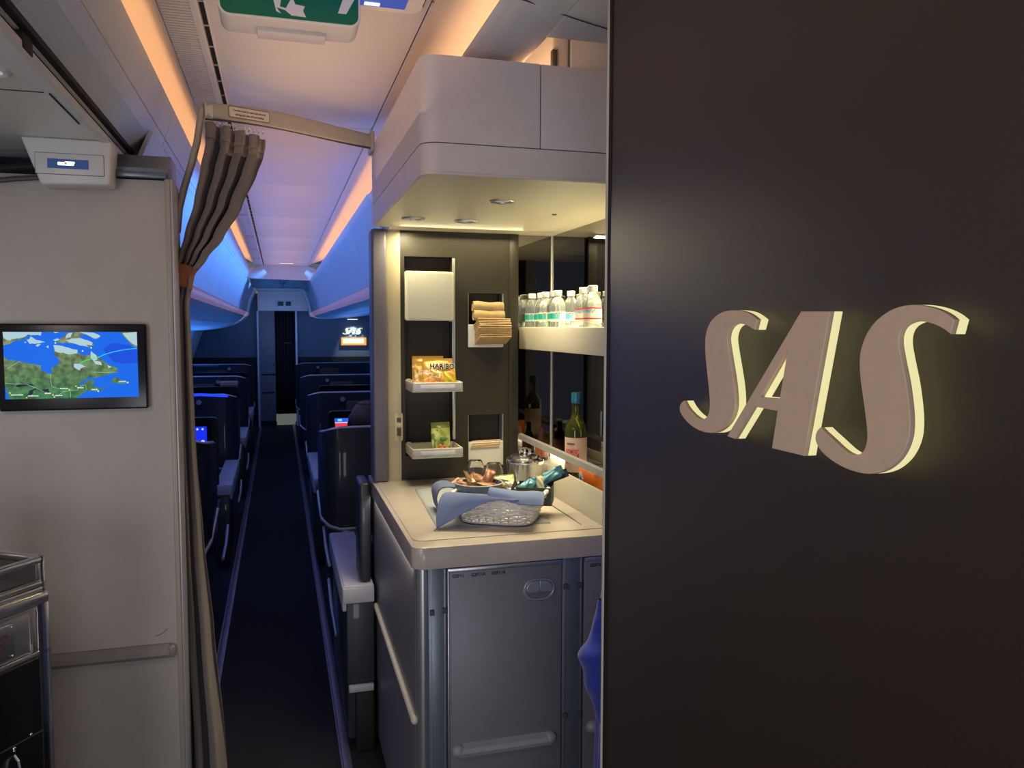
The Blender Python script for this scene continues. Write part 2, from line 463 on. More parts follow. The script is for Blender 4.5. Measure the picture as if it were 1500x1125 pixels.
# little scratch on the wall
struct(MB().tube([(-.355, 2.449, .765), (-.335, 2.449, .772), (-.322, 2.449, .785)], .0006, 5).build('trim_16', M['greyd']))

# ------------------------------------------------------------------ wall monitor with moving map
t = thing('wall_monitor', 'black wall monitor showing a blue and green flight map', 'monitor', (-.53, 2.44, 1.54))
MB().box(-.716, -.352, 2.424, 2.45, 1.424, 1.658, .005, 3).build('bezel', M['black'], t)
SX0, SX1, SZ0, SZ1 = -.700, -.375, 1.457, 1.636
def em(name, col, s=1.0): return mat(name, (0, 0, 0), .4, emit=col, estr=s, noise=0, spec=.2)
SC = MB().box(SX0, SX1, 2.4225, 2.426, SZ0, SZ1).build('screen', em('map_sea', (.0, .135, .80)), t)
def mp(px, py):   # from photo-crop coords to screen plane
    u = (px - 55) / (1275 - 55); v = (py - 228) / (825 - 228)
    return (SX0 + u * (SX1 - SX0), SZ1 - v * (SZ1 - SZ0))
def region(name, polys, mm, dy):
    mb = MB()
    for pl in polys:
        jit = []
        L = len(pl)
        for i in range(L):
            a = pl[i]; b = pl[(i + 1) % L]
            d = math.hypot(b[0] - a[0], b[1] - a[1]); k = max(1, int(d / 22))
            edge = (min(a[0], b[0]) < 62 or max(a[0], b[0]) > 1268 or min(a[1], b[1]) < 232 or max(a[1], b[1]) > 818)
            for q in range(k):
                f = q / k; j = 0 if (edge or q == 0) else random.uniform(-7, 7)
                x = min(1275, max(55, a[0] + (b[0] - a[0]) * f + j)); y = min(825, max(228, a[1] + (b[1] - a[1]) * f + j))
                jit.append(mp(x, y))
        tb = bmesh.new(); vs = [tb.verts.new((x, 2.4225 - dy, z)) for x, z in jit]
        es = [tb.edges.new((vs[i], vs[(i + 1) % len(vs)])) for i in range(len(vs))]
        bmesh.ops.triangle_fill(tb, edges=es, use_beauty=True)
        mb.merge(tb)
    return mb.build(name, mm, SC)
def land_mat():
    m = bpy.data.materials.new('map_land'); N, L = nodes(m); b = N['Principled BSDF']
    b.inputs['Base Color'].default_value = (0, 0, 0, 1)
    tc = N.new('ShaderNodeTexCoord'); nz = N.new('ShaderNodeTexNoise'); nz.inputs['Scale'].default_value = 55; nz.inputs['Detail'].default_value = 8
    L.new(tc.outputs['Object'], nz.inputs['Vector'])
    sp = N.new('ShaderNodeSeparateXYZ'); L.new(tc.outputs['Object'], sp.inputs[0])
    mr = N.new('ShaderNodeMapRange'); L.new(sp.outputs['Z'], mr.inputs['Value'])
    mr.inputs['From Min'].default_value = -.08; mr.inputs['From Max'].default_value = .06
    r1 = N.new('ShaderNodeMix'); r1.data_type = 'RGBA'
    r1.inputs[6].default_value = (.03, .20, .06, 1); r1.inputs[7].default_value = (.20, .24, .11, 1)
    L.new(mr.outputs[0], r1.inputs[0])
    rp = N.new('ShaderNodeValToRGB'); rp.color_ramp.elements[0].position = .38; rp.color_ramp.elements[0].color = (.35, .45, .4, 1)
    rp.color_ramp.elements[1].position = .62; rp.color_ramp.elements[1].color = (1.2, 1.15, 1.1, 1)
    L.new(nz.outputs['Fac'], rp.inputs[0])
    mx = N.new('ShaderNodeMix'); mx.data_type = 'RGBA'; mx.blend_type = 'MULTIPLY'; mx.inputs[0].default_value = 1
    L.new(r1.outputs[2], mx.inputs[6]); L.new(rp.outputs[0], mx.inputs[7])
    L.new(mx.outputs[2], b.inputs['Emission Color']); b.inputs['Emission Strength'].default_value = 1
    return m
LAND = land_mat()
region('mainland', [[(55, 345), (110, 335), (190, 300), (270, 290), (240, 250), (55, 228)],
    [(55, 440), (90, 478), (190, 488), (290, 515), (385, 525), (385, 570), (440, 600), (480, 605), (475, 545), (545, 510), (550, 478), (505, 430), (500, 400), (560, 370), (640, 400), (720, 415), (760, 440), (830, 440), (850, 410), (900, 440), (950, 490), (1010, 530), (1080, 560), (1085, 590), (1040, 605), (900, 640), (800, 645), (740, 680), (720, 710), (760, 690), (800, 665), (860, 660), (850, 700), (880, 730), (940, 740), (980, 720), (930, 760), (880, 770), (830, 760), (760, 780), (710, 810), (690, 825), (90, 825), (55, 700)],
    [(1010, 690), (1040, 650), (1080, 640), (1110, 670), (1180, 680), (1170, 700), (1100, 700)],
    [(490, 325), (560, 290), (640, 235), (760, 228), (800, 245), (740, 260), (790, 330), (870, 340), (840, 365), (740, 345), (640, 330), (560, 325)],
    [(1120, 228), (1275, 228), (1275, 375), (1220, 345), (1170, 290)]], LAND, .0006)
region('snow', [[(55, 228), (400, 230), (390, 262), (280, 250), (200, 285), (90, 300), (60, 280)],
    [(265, 300), (300, 268), (350, 300), (430, 320), (380, 330), (290, 335)], [(340, 350), (390, 338), (360, 360)], [(435, 360), (460, 348), (455, 375)], [(240, 315), (262, 318), (250, 328)],
    [(500, 300), (540, 285), (560, 298), (520, 312)], [(500, 345), (560, 350), (640, 370), (720, 390), (715, 420), (640, 430), (570, 415), (510, 400)],
    [(600, 300), (690, 285), (770, 290), (860, 325), (850, 350), (800, 345), (820, 365), (740, 350), (650, 325)], [(740, 228), (870, 235), (935, 265), (880, 290), (800, 250)],
    [(640, 240), (680, 235), (660, 275), (610, 290)], [(840, 400), (890, 440), (900, 470), (860, 490), (835, 460)], [(1140, 240), (1275, 228), (1275, 355), (1235, 340), (1190, 300)],
    [(680, 515), (750, 520), (790, 540), (730, 575), (680, 545)], [(860, 490), (930, 500), (940, 530), (880, 520)], [(990, 530), (1030, 545), (1000, 560)], [(505, 228), (560, 232), (520, 240)]], em('map_snow', (.42, .62, .66)), .0012)
region('lakes', [[(150, 715), (210, 680), (290, 690), (330, 715), (250, 705), (190, 720)], [(250, 790), (270, 750), (330, 728), (380, 735), (310, 750), (280, 800), (240, 812)], [(350, 740), (440, 735), (450, 770), (400, 780), (380, 755)], [(212, 650), (235, 650), (222, 660)]], em('map_lake', (.01, .02, .035)), .0014)
region('deep_water', [[(950, 380), (1040, 330), (1200, 350), (1275, 400), (1275, 510), (1150, 520), (1050, 500), (1000, 450)]], em('map_deep', (.0, .075, .72)), .0003)
def pline(name, pts, w, mm, dy):
    mb = MB(); mb.tube([(*[mp(a, b)[0]], 2.4225 - dy, mp(a, b)[1]) for a, b in pts], w, 6); return mb.build(name, mm, SC)
pline('route_ahead', [(905, 460), (960, 435), (1040, 412), (1120, 396), (1200, 385), (1272, 378)], .0011, em('route_cyan', (.05, .65, 1)), .0016)
pline('route_flown', [(720, 520), (780, 490), (840, 472), (905, 458)], .0011, em('route_green', (.02, .85, .25)), .0016)
ml = em('map_line', (.35, .6, .45)); pw = em('map_white', (.75, .85, .8))
for pl in ([(60, 682), (150, 690), (240, 690), (300, 715), (360, 740), (400, 765), (440, 770)], [(480, 800), (540, 790), (580, 765), (650, 755), (700, 755), (740, 715), (780, 705), (790, 750)], [(465, 600), (465, 660), (475, 720), (560, 740)], [(80, 555), (120, 530), (190, 490)], [(860, 592), (960, 596), (1080, 595)], [(640, 770), (640, 820)]):
    pline('map_border', pl, .0005, ml, .0015)
for i, (a, b, w) in enumerate([(105, 787, 105), (255, 798, 95), (405, 779, 60), (500, 799, 62), (548, 737, 75), (705, 732, 62), (835, 751, 50), (1090, 681, 70)]):
    mb = MB(); x, z = mp(a, b); x1, _ = mp(a + w, b)
    q = x
    while q < x1 - .001:
        ww = random.uniform(.0012, .0026); mb.box(q, q + ww, 2.4205, 2.4212, z - .0013, z + random.choice((.001, .0018))); q += ww + .0005
    mb.build('place_name', pw, SC)
my = em('map_yellow', (.9, .8, .2))
for a, b in ((97, 769), (245, 812), (480, 793), (492, 812), (632, 748), (692, 717)): region('city_dot', [[(a - 8, b), (a, b - 8), (a + 8, b), (a, b + 8)]], my, .0018)
for a, b in ((897, 765), (1176, 692), (765, 400), (845, 372), (520, 327)): region('city_dot', [[(a - 9, b), (a, b - 9), (a + 9, b), (a, b + 9)]], pw, .0018)

# ------------------------------------------------------------------ stainless disposal unit, lower left, turned 34 degrees
th = math.radians(34); U = (-.488, 1.90)
t = thing('waste_unit', 'stainless steel waste disposal unit with black lower front at the left edge', 'waste unit', (U[0], U[1], 0), PI / 2 - th)
# local: +x along the front towards the back of the plane (into the picture), -x towards camera; local y pointing left/back
ZT = 1.165
def lb(*a, **k): return LMB().box(*a, **k)
b = lb(-.60, 0, 0, .34, .0, .965, .004); b.build('body', M['satin'], t)
f = LMB()
f.box(-.60, 0, 0, .012, 1.148, ZT, .004).box(-.60, 0, .328, .34, 1.148, ZT, .004).box(-.012, 0, 0, .34, 1.148, ZT, .004).box(-.60, -.588, 0, .34, 1.148, ZT, .004)
f.box(-.012, 0, 0, .012, .96, ZT, .003).box(-.60, -.588, 0, .012, .96, ZT, .003).box(-.012, 0, .328, .34, .96, ZT, .003)
f.box(-.60, 0, .0, .012, 1.10, 1.112, .003).box(-.60, 0, .0, .34, 1.085, 1.10, .003)
f.box(-.60, 0, -.008, .01, 1.062, 1.088, .003).box(-.03, 0, -.008, .01, .0, 1.07, .003).box(-.60, 0, -.008, .01, .955, .967, .003)
f.build('frame', M['steel'], t)
lb(-.60, -.012, .04, .30, 1.10, 1.104).build('tray', M['greyd'], t)
lb(-.012, -.004, .012, .328, 1.10, 1.148).build('end_plate', M['satin'], t)
d = lb(-.56, -.045, -.004, .01, .968, 1.055, .002); d = d.build('flap', M['alu'], t)
pl = LMB().box(-.30, -.085, -.0065, -.003, .975, 1.045, .001).build('notice_plate', M['satin'], d)
for x in (-.295, -.09):
    for z in (.98, 1.04): pass
for z in (.98, 1.04): LMB().ball((-.09, -.007, z), .002).build('rivet', M['steel'], d)
red = mat('notice_red', (.13, .045, .035), .6, noise=.02)
def loc_face(x, y, z): return Matrix.Translation((x, y, z)) @ Matrix.Rotation(PI / 2, 4, 'X')
def text_local(name, body, size, mm, par, mtx, **k):
    cu = bpy.data.curves.new('t', 'FONT'); cu.body = body; cu.size = size; cu.extrude = .0003; cu.align_x = k.get('align', 'RIGHT'); cu.align_y = 'CENTER'
    ob = bpy.data.objects.new('t', cu); C.objects.link(ob); dg = bpy.context.evaluated_depsgraph_get(); dg.update()
    me = bpy.data.meshes.new_from_object(ob.evaluated_get(dg)); bpy.data.objects.remove(ob); bpy.data.curves.remove(cu)
    me.transform(mtx); me.materials.clear(); me.materials.append(mm)
    o = bpy.data.objects.new(name, me); C.objects.link(o); o.parent = par; return o
text_local('lettering', 'DISPOSAL', .013, red, d, loc_face(-.097, -.0068, 1.026))
mb = LMB()
for i, (z, w) in enumerate(((1.012, .04), (1.009, .05), (1.000, .03), (.997, .045), (.994, .04), (.991, .05), (.988, .03))):
    q = -.105 - w
    while q < -.107:
        ww = random.uniform(.003, .007); mb.box(q, q + ww, -.0069, -.0064, z - .0005, z + .0006); q += ww + .0012
mb.build('small_print', red, d)
lb(-.585, -.032, -.012, .006, .02, .955, .003).build('black_front', M['black'], t)
lb(-.585, -.032, -.0135, -.011, .795, .797).build('seam', M['greyd'], t)
mb = LMB()
mb.tube([(-.15, -.02, .72), (-.115, -.028, .722), (-.10, -.03, .735), (-.10, -.022, .765), (-.10, -.012, .775)], .003)
mb.build('wire_latch', M['steel'], t)
def handle(z):
    mb = LMB()
    mb.prism([(-.16, z - .02), (-.14, z - .005), (-.105, z + .005), (-.07, z - .002), (-.055, z + .012), (-.045, z + .012), (-.05, z - .004), (-.075, z - .022), (-.10, z - .014), (-.13, z - .02), (-.16, z - .04)], 'Y', -.024, -.014)
    mb.box(-.14, -.132, -.022, -.012, z - .04, z + .0)
    mb.build('lever', M['satin'], t)
handle(.69); handle(.56)
LMB().ball((-.06, -.012, .80), .003).ball((-.10, -.012, .79), .004).ball((-.10, -.012, .785), .003).ball((-.05, -.012, .61), .003).build('screw', M['steel'], t)

# ------------------------------------------------------------------ curtain rail and curtain
t = thing('curtain_rail', 'beige curtain rail with printed notice spanning the aisle from wall to cabinet', 'curtain rail', (-.2, 2.62, 2.28))
A0 = Vector((-.197, 2.60, 2.292)); A1 = Vector((.330, 2.95, 2.312))
pts = []
for i in range(15):
    s = i / 14; p = A0.lerp(A1, s); p.z += .012 * math.sin(s * PI) * (1 - s) * 1.5; pts.append(p)
mb = MB()
def rail_sec(u, v):
    k = min(int(v * 14), 13); f_ = v * 14 - k; p = pts[k].lerp(pts[k + 1], f_)
    a = u * 2 * PI
    h = .022 + .004 * math.sin(v * PI)
    d = (A1 - A0).normalized(); nn = Vector((d.y, -d.x, 0)).normalized()
    c, s = math.cos(a), math.sin(a)
    c = math.copysign(abs(c) ** .5, c); s = math.copysign(abs(s) ** .5, s)
    return p + nn * .009 * c + Vector((0, 0, 1)) * h * s
mb.grid(rail_sec, 20, 28, 0, closeu=True)
mb.build('rail', M['rail'], t, smooth=60)
mb = MB(); mb.tube([p + Vector((0, 0, -.026)) for p in pts], .003); mb.build('track', M['greyd'], t)
MB().tube([pts[0] + Vector((-.005, 0, 0)), pts[0] + Vector((.016, .01, .001))], .024, 16, flat=(.5, 1)).build('end_cap', M['cream'], t)
mb = MB(); mb.box(.325, .339, 2.93, 3.03, 2.275, 2.345, .006, 3).ball((.323, 2.99, 2.32), .005); mb.build('wall_bracket', M['rail'], t)
arm = [(-.200, 2.60, 2.308), (-.208, 2.60, 2.295), (-.213, 2.60, 2.26), (-.222, 2.60, 2.20), (-.240, 2.60, 2.13), (-.262, 2.60, 2.06), (-.276, 2.60, 2.00), (-.281, 2.60, 1.93)]
mb = MB(); mb.tube(arm, [.006, .011, .013, .014, .014, .014, .013, .010], 12, flat=(1.4, .75)); mb.build('bracket_arm', M['rail'], t)
# notice
d = (A1 - A0).normalized(); ang = math.atan2(d.y, d.x)
np_ = pts[3].lerp(pts[4], .1)
NM = Matrix.Translation(np_ + Vector((d.y, -d.x, 0)).normalized() * .0098) @ Matrix.Rotation(ang, 4, 'Z') @ Matrix.Rotation(math.radians(-3), 4, 'Y') @ Matrix.Rotation(PI / 2, 4, 'X')
def rrect(w, h, r, n=5):
    out = []
    for cx, cy, a0 in ((w / 2 - r, h / 2 - r, 0), (-w / 2 + r, h / 2 - r, 90), (-w / 2 + r, -h / 2 + r, 180), (w / 2 - r, -h / 2 + r, 270)):
        for k in range(n + 1):
            a = math.radians(a0 + 90 * k / n); out.append((cx + r * math.cos(a), cy + r * math.sin(a)))
    return out
def rr(name, w, h, r, z, th, mm, par, mtx):
    me = curve_mesh([rrect(w, h, r)], th / 2, 0)
    return add_mesh(name, me, mm, par, mtx @ Matrix.Translation((0, 0, z)))
rr('notice_edge', .142, .034, .006, 0, .0008, M['brown'], t, NM)
rr('notice', .138, .030, .005, .0005, .0008, mat('notice_cream', (.66, .60, .48), .5), t, NM)
inkm = mat('ink', (.06, .03, .025), .6)
text('notice_text', 'Curtains must be open and secured', .0078, inkm, t, NM @ Matrix.Translation((0, .0055, .0012)), bold=.0001)
text('notice_text', 'during taxi, take-off and landing', .0078, inkm, t, NM @ Matrix.Translation((0, -.0065, .0012)), bold=.0001)
# hooks
mb = None
for i in range(11):
    s = .045 + i * .026
    p = A0.lerp(A1, s) + Vector((0, 0, -.028))
    MB().tube([p, p + Vector((.002, 0, -.008)), p + Vector((-.002, 0, -.014))], .0022, 6).ball(p + Vector((0, 0, -.004)), .0045).build('hook', M['white'], t)

t = thing('curtain', 'taupe pleated aisle curtain gathered beside the grey wall', 'curtain', (-.25, 2.62, 0))
# control levels: z, left x, right x, y mid, amplitude
LV = [(2.235, -.200, -.034, 2.62, .018), (2.20, -.203, -.040, 2.62, .024), (2.12, -.220, -.062, 2.615, .028), (2.02, -.240, -.105, 2.61, .030), (1.92, -.268, -.160, 2.60, .028),
      (1.86, -.283, -.205, 2.595, .024), (1.80, -.295, -.245, 2.59, .020), (1.77, -.297, -.250, 2.59, .020), (1.72, -.305, -.258, 2.59, .022), (1.60, -.315, -.255, 2.59, .026), (1.30, -.325, -.252, 2.60, .030), (1.0, -.335, -.238, 2.60, .034), (.70, -.345, -.215, 2.60, .038), (.35, -.352, -.192, 2.60, .042), (.03, -.355, -.180, 2.60, .044)]
def lev(z):
    z = min(z, 2.2349)
    for a, b in zip(LV, LV[1:]):
        if a[0] >= z >= b[0]:
            f_ = (a[0] - z) / (a[0] - b[0]); f_ = f_ * f_ * (3 - 2 * f_) * .5 + f_ * .5
            return [a[k] + (b[k] - a[k]) * f_ for k in range(5)]
    return list(LV[-1])
def curt(z0, z1, off=0):
    def fn(u, v):
        z = z0 + (z1 - z0) * v
        _, xl, xr, ym, am = lev(z); am *= 1.3
        ph = u * 2 * PI * 4.0 + .6 * math.sin(z * 3)
        x = xl + (xr - xl) * (u + .035 * math.sin(ph * 2 + 1))
        y = ym + am * math.cos(ph) + .006 * math.sin(ph * 2.7 + z * 5) - off
        zz = z - (.03 * u if z > 2.1 else 0) * ((z - 2.1) / .13 if z > 2.1 else 0)
        return (x, y, zz)
    return fn
MB().grid(curt(2.222, 1.815), 150, 40, .002).build('upper_drape', M['curtain'], t, smooth=180)
MB().grid(curt(2.2605, 2.212, .005), 150, 6, .004).build('header_band', M['curtain'], t, smooth=180)
MB().grid(curt(1.80, .03), 150, 90, .002).build('lower_drape', M['curtain'], t, smooth=180)
tb_ = thing('curtain_tieback', 'tan leather tieback wrapped around the taupe curtain', 'tieback', (-.27, 2.59, 1.79))
def tie(u, v):
    a = u * 2 * PI; z = 1.832 - v * .062 - .010 * math.cos(a)
    _, xl, xr, ym, am = lev(min(z, 1.83))
    c = (xl + xr) / 2; w = (xr - xl) / 2 + .006
    return (c + w * math.cos(a), ym + (am * 1.3 + .012) * math.sin(a), z)
MB().grid(tie, 40, 6, .003, closeu=True).build('strap', M['leather'], tb_, smooth=60)

# ------------------------------------------------------------------ exit sign on the ceiling
t = thing('exit_sign', 'green running-man exit sign with arrows hanging from the ceiling', 'exit sign', (.037, 1.9, 2.31))
mb = MB(); me = curve_mesh([rrect(.298, .13, .022)], .0485, .003)
add_mesh('housing', me, M['signh'], t, Matrix.Translation((.037, 1.907, 2.374)) @ Matrix.Rotation(PI / 2, 4, 'X'))
FM = facing_cam(.037, 1.856, 2.374)
rr('white_border', .296, .128, .022, 0, .003, M['signw'], t, FM)
rr('green_face', .288, .120, .019, .002, .002, M['green'], t, FM)
def poly(name, pls, mm, par, mtx, th=.001):
    for pl_ in pls: pass
    me = curve_mesh(pls, th / 2, 0); return add_mesh(name, me, mm, par, mtx)
PM = FM @ Matrix.Translation((0, 0, .0035))
poly('right_arrow', [[(.064, .014), (.108, .014), (.098, .034), (.112, .034), (.141, .004), (.118, -.038), (.100, -.038), (.112, -.004), (.064, -.002)]], M['signw'], t, PM)
poly('left_arrow', [[(-.070, .022), (-.105, .022), (-.098, .046), (-.110, .046), (-.138, .012), (-.112, -.020), (-.094, -.020), (-.108, .004), (-.070, .008)]], M['signw'], t, PM)
poly('doorway', [[(-.032, .055), (-.036, -.010), (-.030, -.036), (-.020, -.040), (-.030, -.028), (-.012, -.032), (.002, -.042), (.032, -.043), (.026, -.03), (.030, -.020), (.010, -.018), (-.002, .010), (.008, .055)]], M['signw'], t, PM @ Matrix.Translation((0, -.011, 0)))
poly('running_man', [[(-.008, .05), (-.022, -.026), (-.010, -.028), (.006, .002), (.006, -.010), (.034, -.012), (.034, -.002), (.016, 0), (.014, .05)]], M['green'], t, PM @ Matrix.Translation((0, -.011, .001)))
MB().box(-.034, .113, 1.905, 1.958, 2.300, 2.313, .002).build('mounting_lip', M['signh'], t)

# second ceiling display
t = thing('ceiling_display', 'ceiling-mounted display with a lit blue screen beyond the exit sign', 'display', (.2, 1.93, ZC))
me = curve_mesh([rrect(.40, .26, .03)], .004, .003)
add_mesh('frame', me, M['signw'], t, Matrix.Translation((.135, 1.825, ZC - .004)))
MB().box(-.03, .295, 1.73, 1.925, ZC - .014, ZC - .008, .002).build('screen', emis('display_blue', (.03, .08, .45), .7), t)
MB().box(.20, .235, 1.90, 1.915, ZC - .016, ZC - .013).build('readout', emis('display_white', (.7, .8, 1), 1.2), t)
MB().box(.332, .3335, 1.70, 1.90, ZC - .0135, ZC - .011).build('gap_line', M['greyd'], t)

# ------------------------------------------------------------------ bar unit : overhead cabinet
XS = .338
t = thing('overhead_cabinet', 'large pale grey cabinet with rounded corner hanging over the lit bar', 'cabinet', (.9, 2.5, 2.02))
def plan(x0, x1, y0, y1, r, n=8):
    pts = []
    for k in range(n + 1):
        a = PI + PI / 2 * k / n; pts.append((x0 + r + r * math.cos(a), y0 + r + r * math.sin(a)))
    return pts + [(x1, y0), (x1, y1), (x0, y1)]
def shell(z0, z1, x1=1.5, x0=XS, y0=1.95, y1=3.02):
    return MB().prism(plan(x0, x1, y0, y1, .045), 'Z', z0, z1)
mb = MB().prism(plan(XS, 1.5, 1.95, 3.02, .045), 'Z', 2.026, 2.094)
mb.build('lower_fascia', M['lilac'], t)
mb = MB().prism(plan(XS + .002, 1.5, 1.952, 3.02, .045), 'Z', 2.094, 2.30)
mb.build('core', M['greyd'], t)
# side and front skin, the side's back edge slants
tbm = bmesh.new()
mb = MB(); mb.prism(plan(XS, .635, 1.95, 3.02, .045), 'Z', 2.0965, 2.302, bev=.0)
mb.build('corner_panel', M['lilac'], t)
MB().box(.6375, 1.5, 1.95, 2.0, 2.0965, 2.302, .0015).build('door', M['lilac'], t)
MB().prism(plan(XS + .004, 1.5, 1.954, 3.0, .045), 'Z', 2.0195, 2.027).build('underside', M['cream'], t)
MB().prism(plan(XS, 1.5, 1.95, 3.02, .045), 'Z', 2.0205, 2.0265).build('edge_strip', M['lilac'], t)
MB().box(.405, 1.5, 2.99, 3.18, 2.0195, 2.29).build('rear_light_block', M['cream'], t)  # fills the gap to the panel, added to block blue light leaking in
# box modules on top of the cabinet
t = thing('ceiling_box', 'pale locker box with a vertical gap standing on top of the bar cabinet', 'locker', (1.0, 2.3, 2.3))
MB().box(.745, .795, 2.18, 2.9, 2.304, 2.52, .008, 3).build('side_module', M['bin'], t)
MB().box(.80, 1.5, 2.18, 2.9, 2.304, 2.52, .004, 3).build('front_module', M['bin'], t)
MB().box(.743, .757, 2.172, 2.19, 2.375, 2.42, .001).build('bracket', M['greyd'], t)

# downlights in the underside
for i, (x, y, r, lab) in enumerate(((.634, 2.30, .034, 'round recessed downlight nearest the front edge under the overhead cabinet'), (.63, 2.76, .036, 'round recessed downlight under the cabinet close to the dark panel, middle of the ceiling'), (.445, 2.745, .036, 'round recessed downlight under the cabinet at its left rear corner'))):
    q = thing('recessed_downlight', lab, 'downlight', (x, y, 2.019), group=None)
    MB().lathe([(r * .72, .0), (r * .75, -.004), (r, -.0055), (r * 1.12, -.002), (r * 1.12, .001)], (x, y, 2.0195), 28, close=True).build('rim', M['alu'], q)
    MB().lathe([(0, -.001), (r * .5, -.002), (r * .72, -.001), (r * .72, .001)], (x, y, 2.0195), 28).build('lens', emis('downlens', (.5, .55, .5), .25), q)
tag(MB().lathe([(0, -.003), (.007, -.003), (.009, .001)], (.872, 2.523, 2.0195)).build('spotlight', M['greyd']), 'tiny dark spot fitting in the ceiling of the bar alcove', 'spotlight')

# ------------------------------------------------------------------ bar unit : back panel with niches
YP = 3.10
t = thing('bar_back_panel', 'charcoal panel with recessed niches standing behind the bar worktop', 'panel', (.63, YP, 1.05))
holes = [(.466, .652, 1.150, 1.922), (.717, .859, 1.576, 1.784), (.716, .859, 1.100, 1.304)]
def holed(x0, x1, z0, z1, holes, y0, y1):
    xs = sorted({x0, x1, *[h[0] for h in holes], *[h[1] for h in holes]}); zs = sorted({z0, z1, *[h[2] for h in holes], *[h[3] for h in holes]})
    tb = bmesh.new()
    mb = MB()
    for a, b in zip(xs, xs[1:]):
        for c, d_ in zip(zs, zs[1:]):
            cx, cz = (a + b) / 2, (c + d_) / 2
            if any(h[0] < cx < h[1] and h[2] < cz < h[3] for h in holes): continue
            mb.box(a, b, y0, y1, c, d_)
    return mb
mb = holed(.448, .920, 1.0555, 2.0215, holes, YP, YP + .014)
mb.build('face', M['panel'], t)
mb = MB().box(.445, .920, YP + .06, YP + .075, 1.0555, 2.019)
for h in holes:
    mb.box(h[0] - .006, h[0], YP + .013, YP + .062, h[2], h[3]).box(h[1], h[1] + .006, YP + .013, YP + .062, h[2], h[3])
    mb.box(h[0], h[1], YP + .013, YP + .062, h[3], h[3] + .006).box(h[0], h[1], YP + .013, YP + .062, h[2] - .006, h[2])
mb.build('niche_lining', M['panel'], t)
# thin liner edges
mb = MB()
for h in holes[1:]:
    mb.box(h[1] - .003, h[1] + .001, YP - .001, YP + .05, h[2], h[3]); mb.box(h[0] - .001, h[0] + .001, YP - .001, YP + .01, h[2], h[3])
mb.build('niche_edge', M['alu'], t)
mb = MB().box(.652, .664, YP - .003, YP + .012, 1.21, 1.918, .002); mb.build('tray_track', M['alu'], t)
# left rounded margin: lamp light put into its colour, paler than the panel
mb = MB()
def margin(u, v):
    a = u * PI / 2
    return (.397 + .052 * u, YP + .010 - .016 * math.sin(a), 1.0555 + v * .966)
mb.grid(margin, 8, 1, .003); mb.build('rounded_margin', mat('margin_lit_cream', (.42, .37, .24), .38, noise=.02), t, smooth=60)
MB().ball((.436, YP - .003, 1.104), .004).build('screw', M['satin'], t)
# outer post
mb = MB().box(.341, .398, YP - .02, YP + .09, 1.0555, 2.0215, .010, 4)
mb.build('end_post', mat('post_grey', (.11, .10, .135), .4, noise=.02), t)
MB().box(.884, .921, YP - .004, YP + .0, 1.0555, 2.019, .001).build('edge_strip', M['panel'], t)

# flap
t = thing('flap_door', 'square pale grey flap with rounded corners closing the upper part of the niche', 'flap', (.558, YP, 1.67))
me = curve_mesh([rrect(.190, .188, .010)], .009, .002)
add_mesh('plate', me, M['cream'], t, facing_cam(.558, YP - .018, 1.770))
me = curve_mesh([rrect(.172, .172, .006)], .0006, 0)
add_mesh('inset', me, mat('flap_inset', (.42, .42, .38), .4, noise=.02), t, facing_cam(.561, YP - .0295, 1.770))
MB().box(.635, .650, YP - .026, YP - .02, 1.6725, 1.6755, .001).build('catch', M['alu'], t)

# trays
def tray(z, lab):
    t = thing('shelf_tray', lab, 'tray', (.56, YP - .09, z))
    x0, x1, y0, y1 = .466, .656, YP - .172, YP - .0005
    mb = MB().box(x0, x1, y0, y1, z, z + .004, .001)
    mb.box(x0, x0 + .005, y0, y1, z, z + .036, .002).box(x1 - .005, x1, y0, y1, z, z + .036, .002)
    mb.box(x0, x1, y0, y0 + .005, z, z + .036, .002).box(x0, x1, y1 - .005, y1, z, z + .036, .002)
    mb.build('body', M['cream'], t)
    MB().box(x0 + .004, x1 - .004, y0 - .001, y0 + .001, z + .004, z + .033, .0005).build('front_plate', mat('tray_front', (.36, .36, .39), .35, metal=.3), t)
    MB().box(x0 + .03, x1 - .03, y0 - .0025, y0, z + .012, z + .027, .001).build('label_holder', mat('tray_label', (.48, .48, .52), .3), t)
    MB().box(x0 + .004, x0 + .02, y1 - .01, y1 - .003, z + .034, z + .040, .001).build('clip', M['cream'], t)
    return t
tray(1.412, 'grey snack tray holding gold sweet packets in the tall niche')
tray(1.166, 'grey snack tray holding one green packet at the foot of the niche')

# outlet
t = thing('power_outlet', 'small cream double outlet on the left margin of the charcoal panel', 'outlet', (.438, YP, 1.21))
rr('plate', .030, .108, .006, 0, .004, mat('outlet_cream', (.60, .52, .30), .4), t, facing_cam(.440, YP - .006, 1.266))
MB().box(.432, .448, YP - .011, YP - .006, 1.285, 1.302, .001).box(.432, .448, YP - .011, YP - .006, 1.232, 1.262, .001).build('socket', M['greyd'], t)
MB().box(.431, .449, YP - .012, YP - .007, 1.266, 1.280, .001).build('switch', mat('outlet_switch', (.65, .6, .42), .4), t)

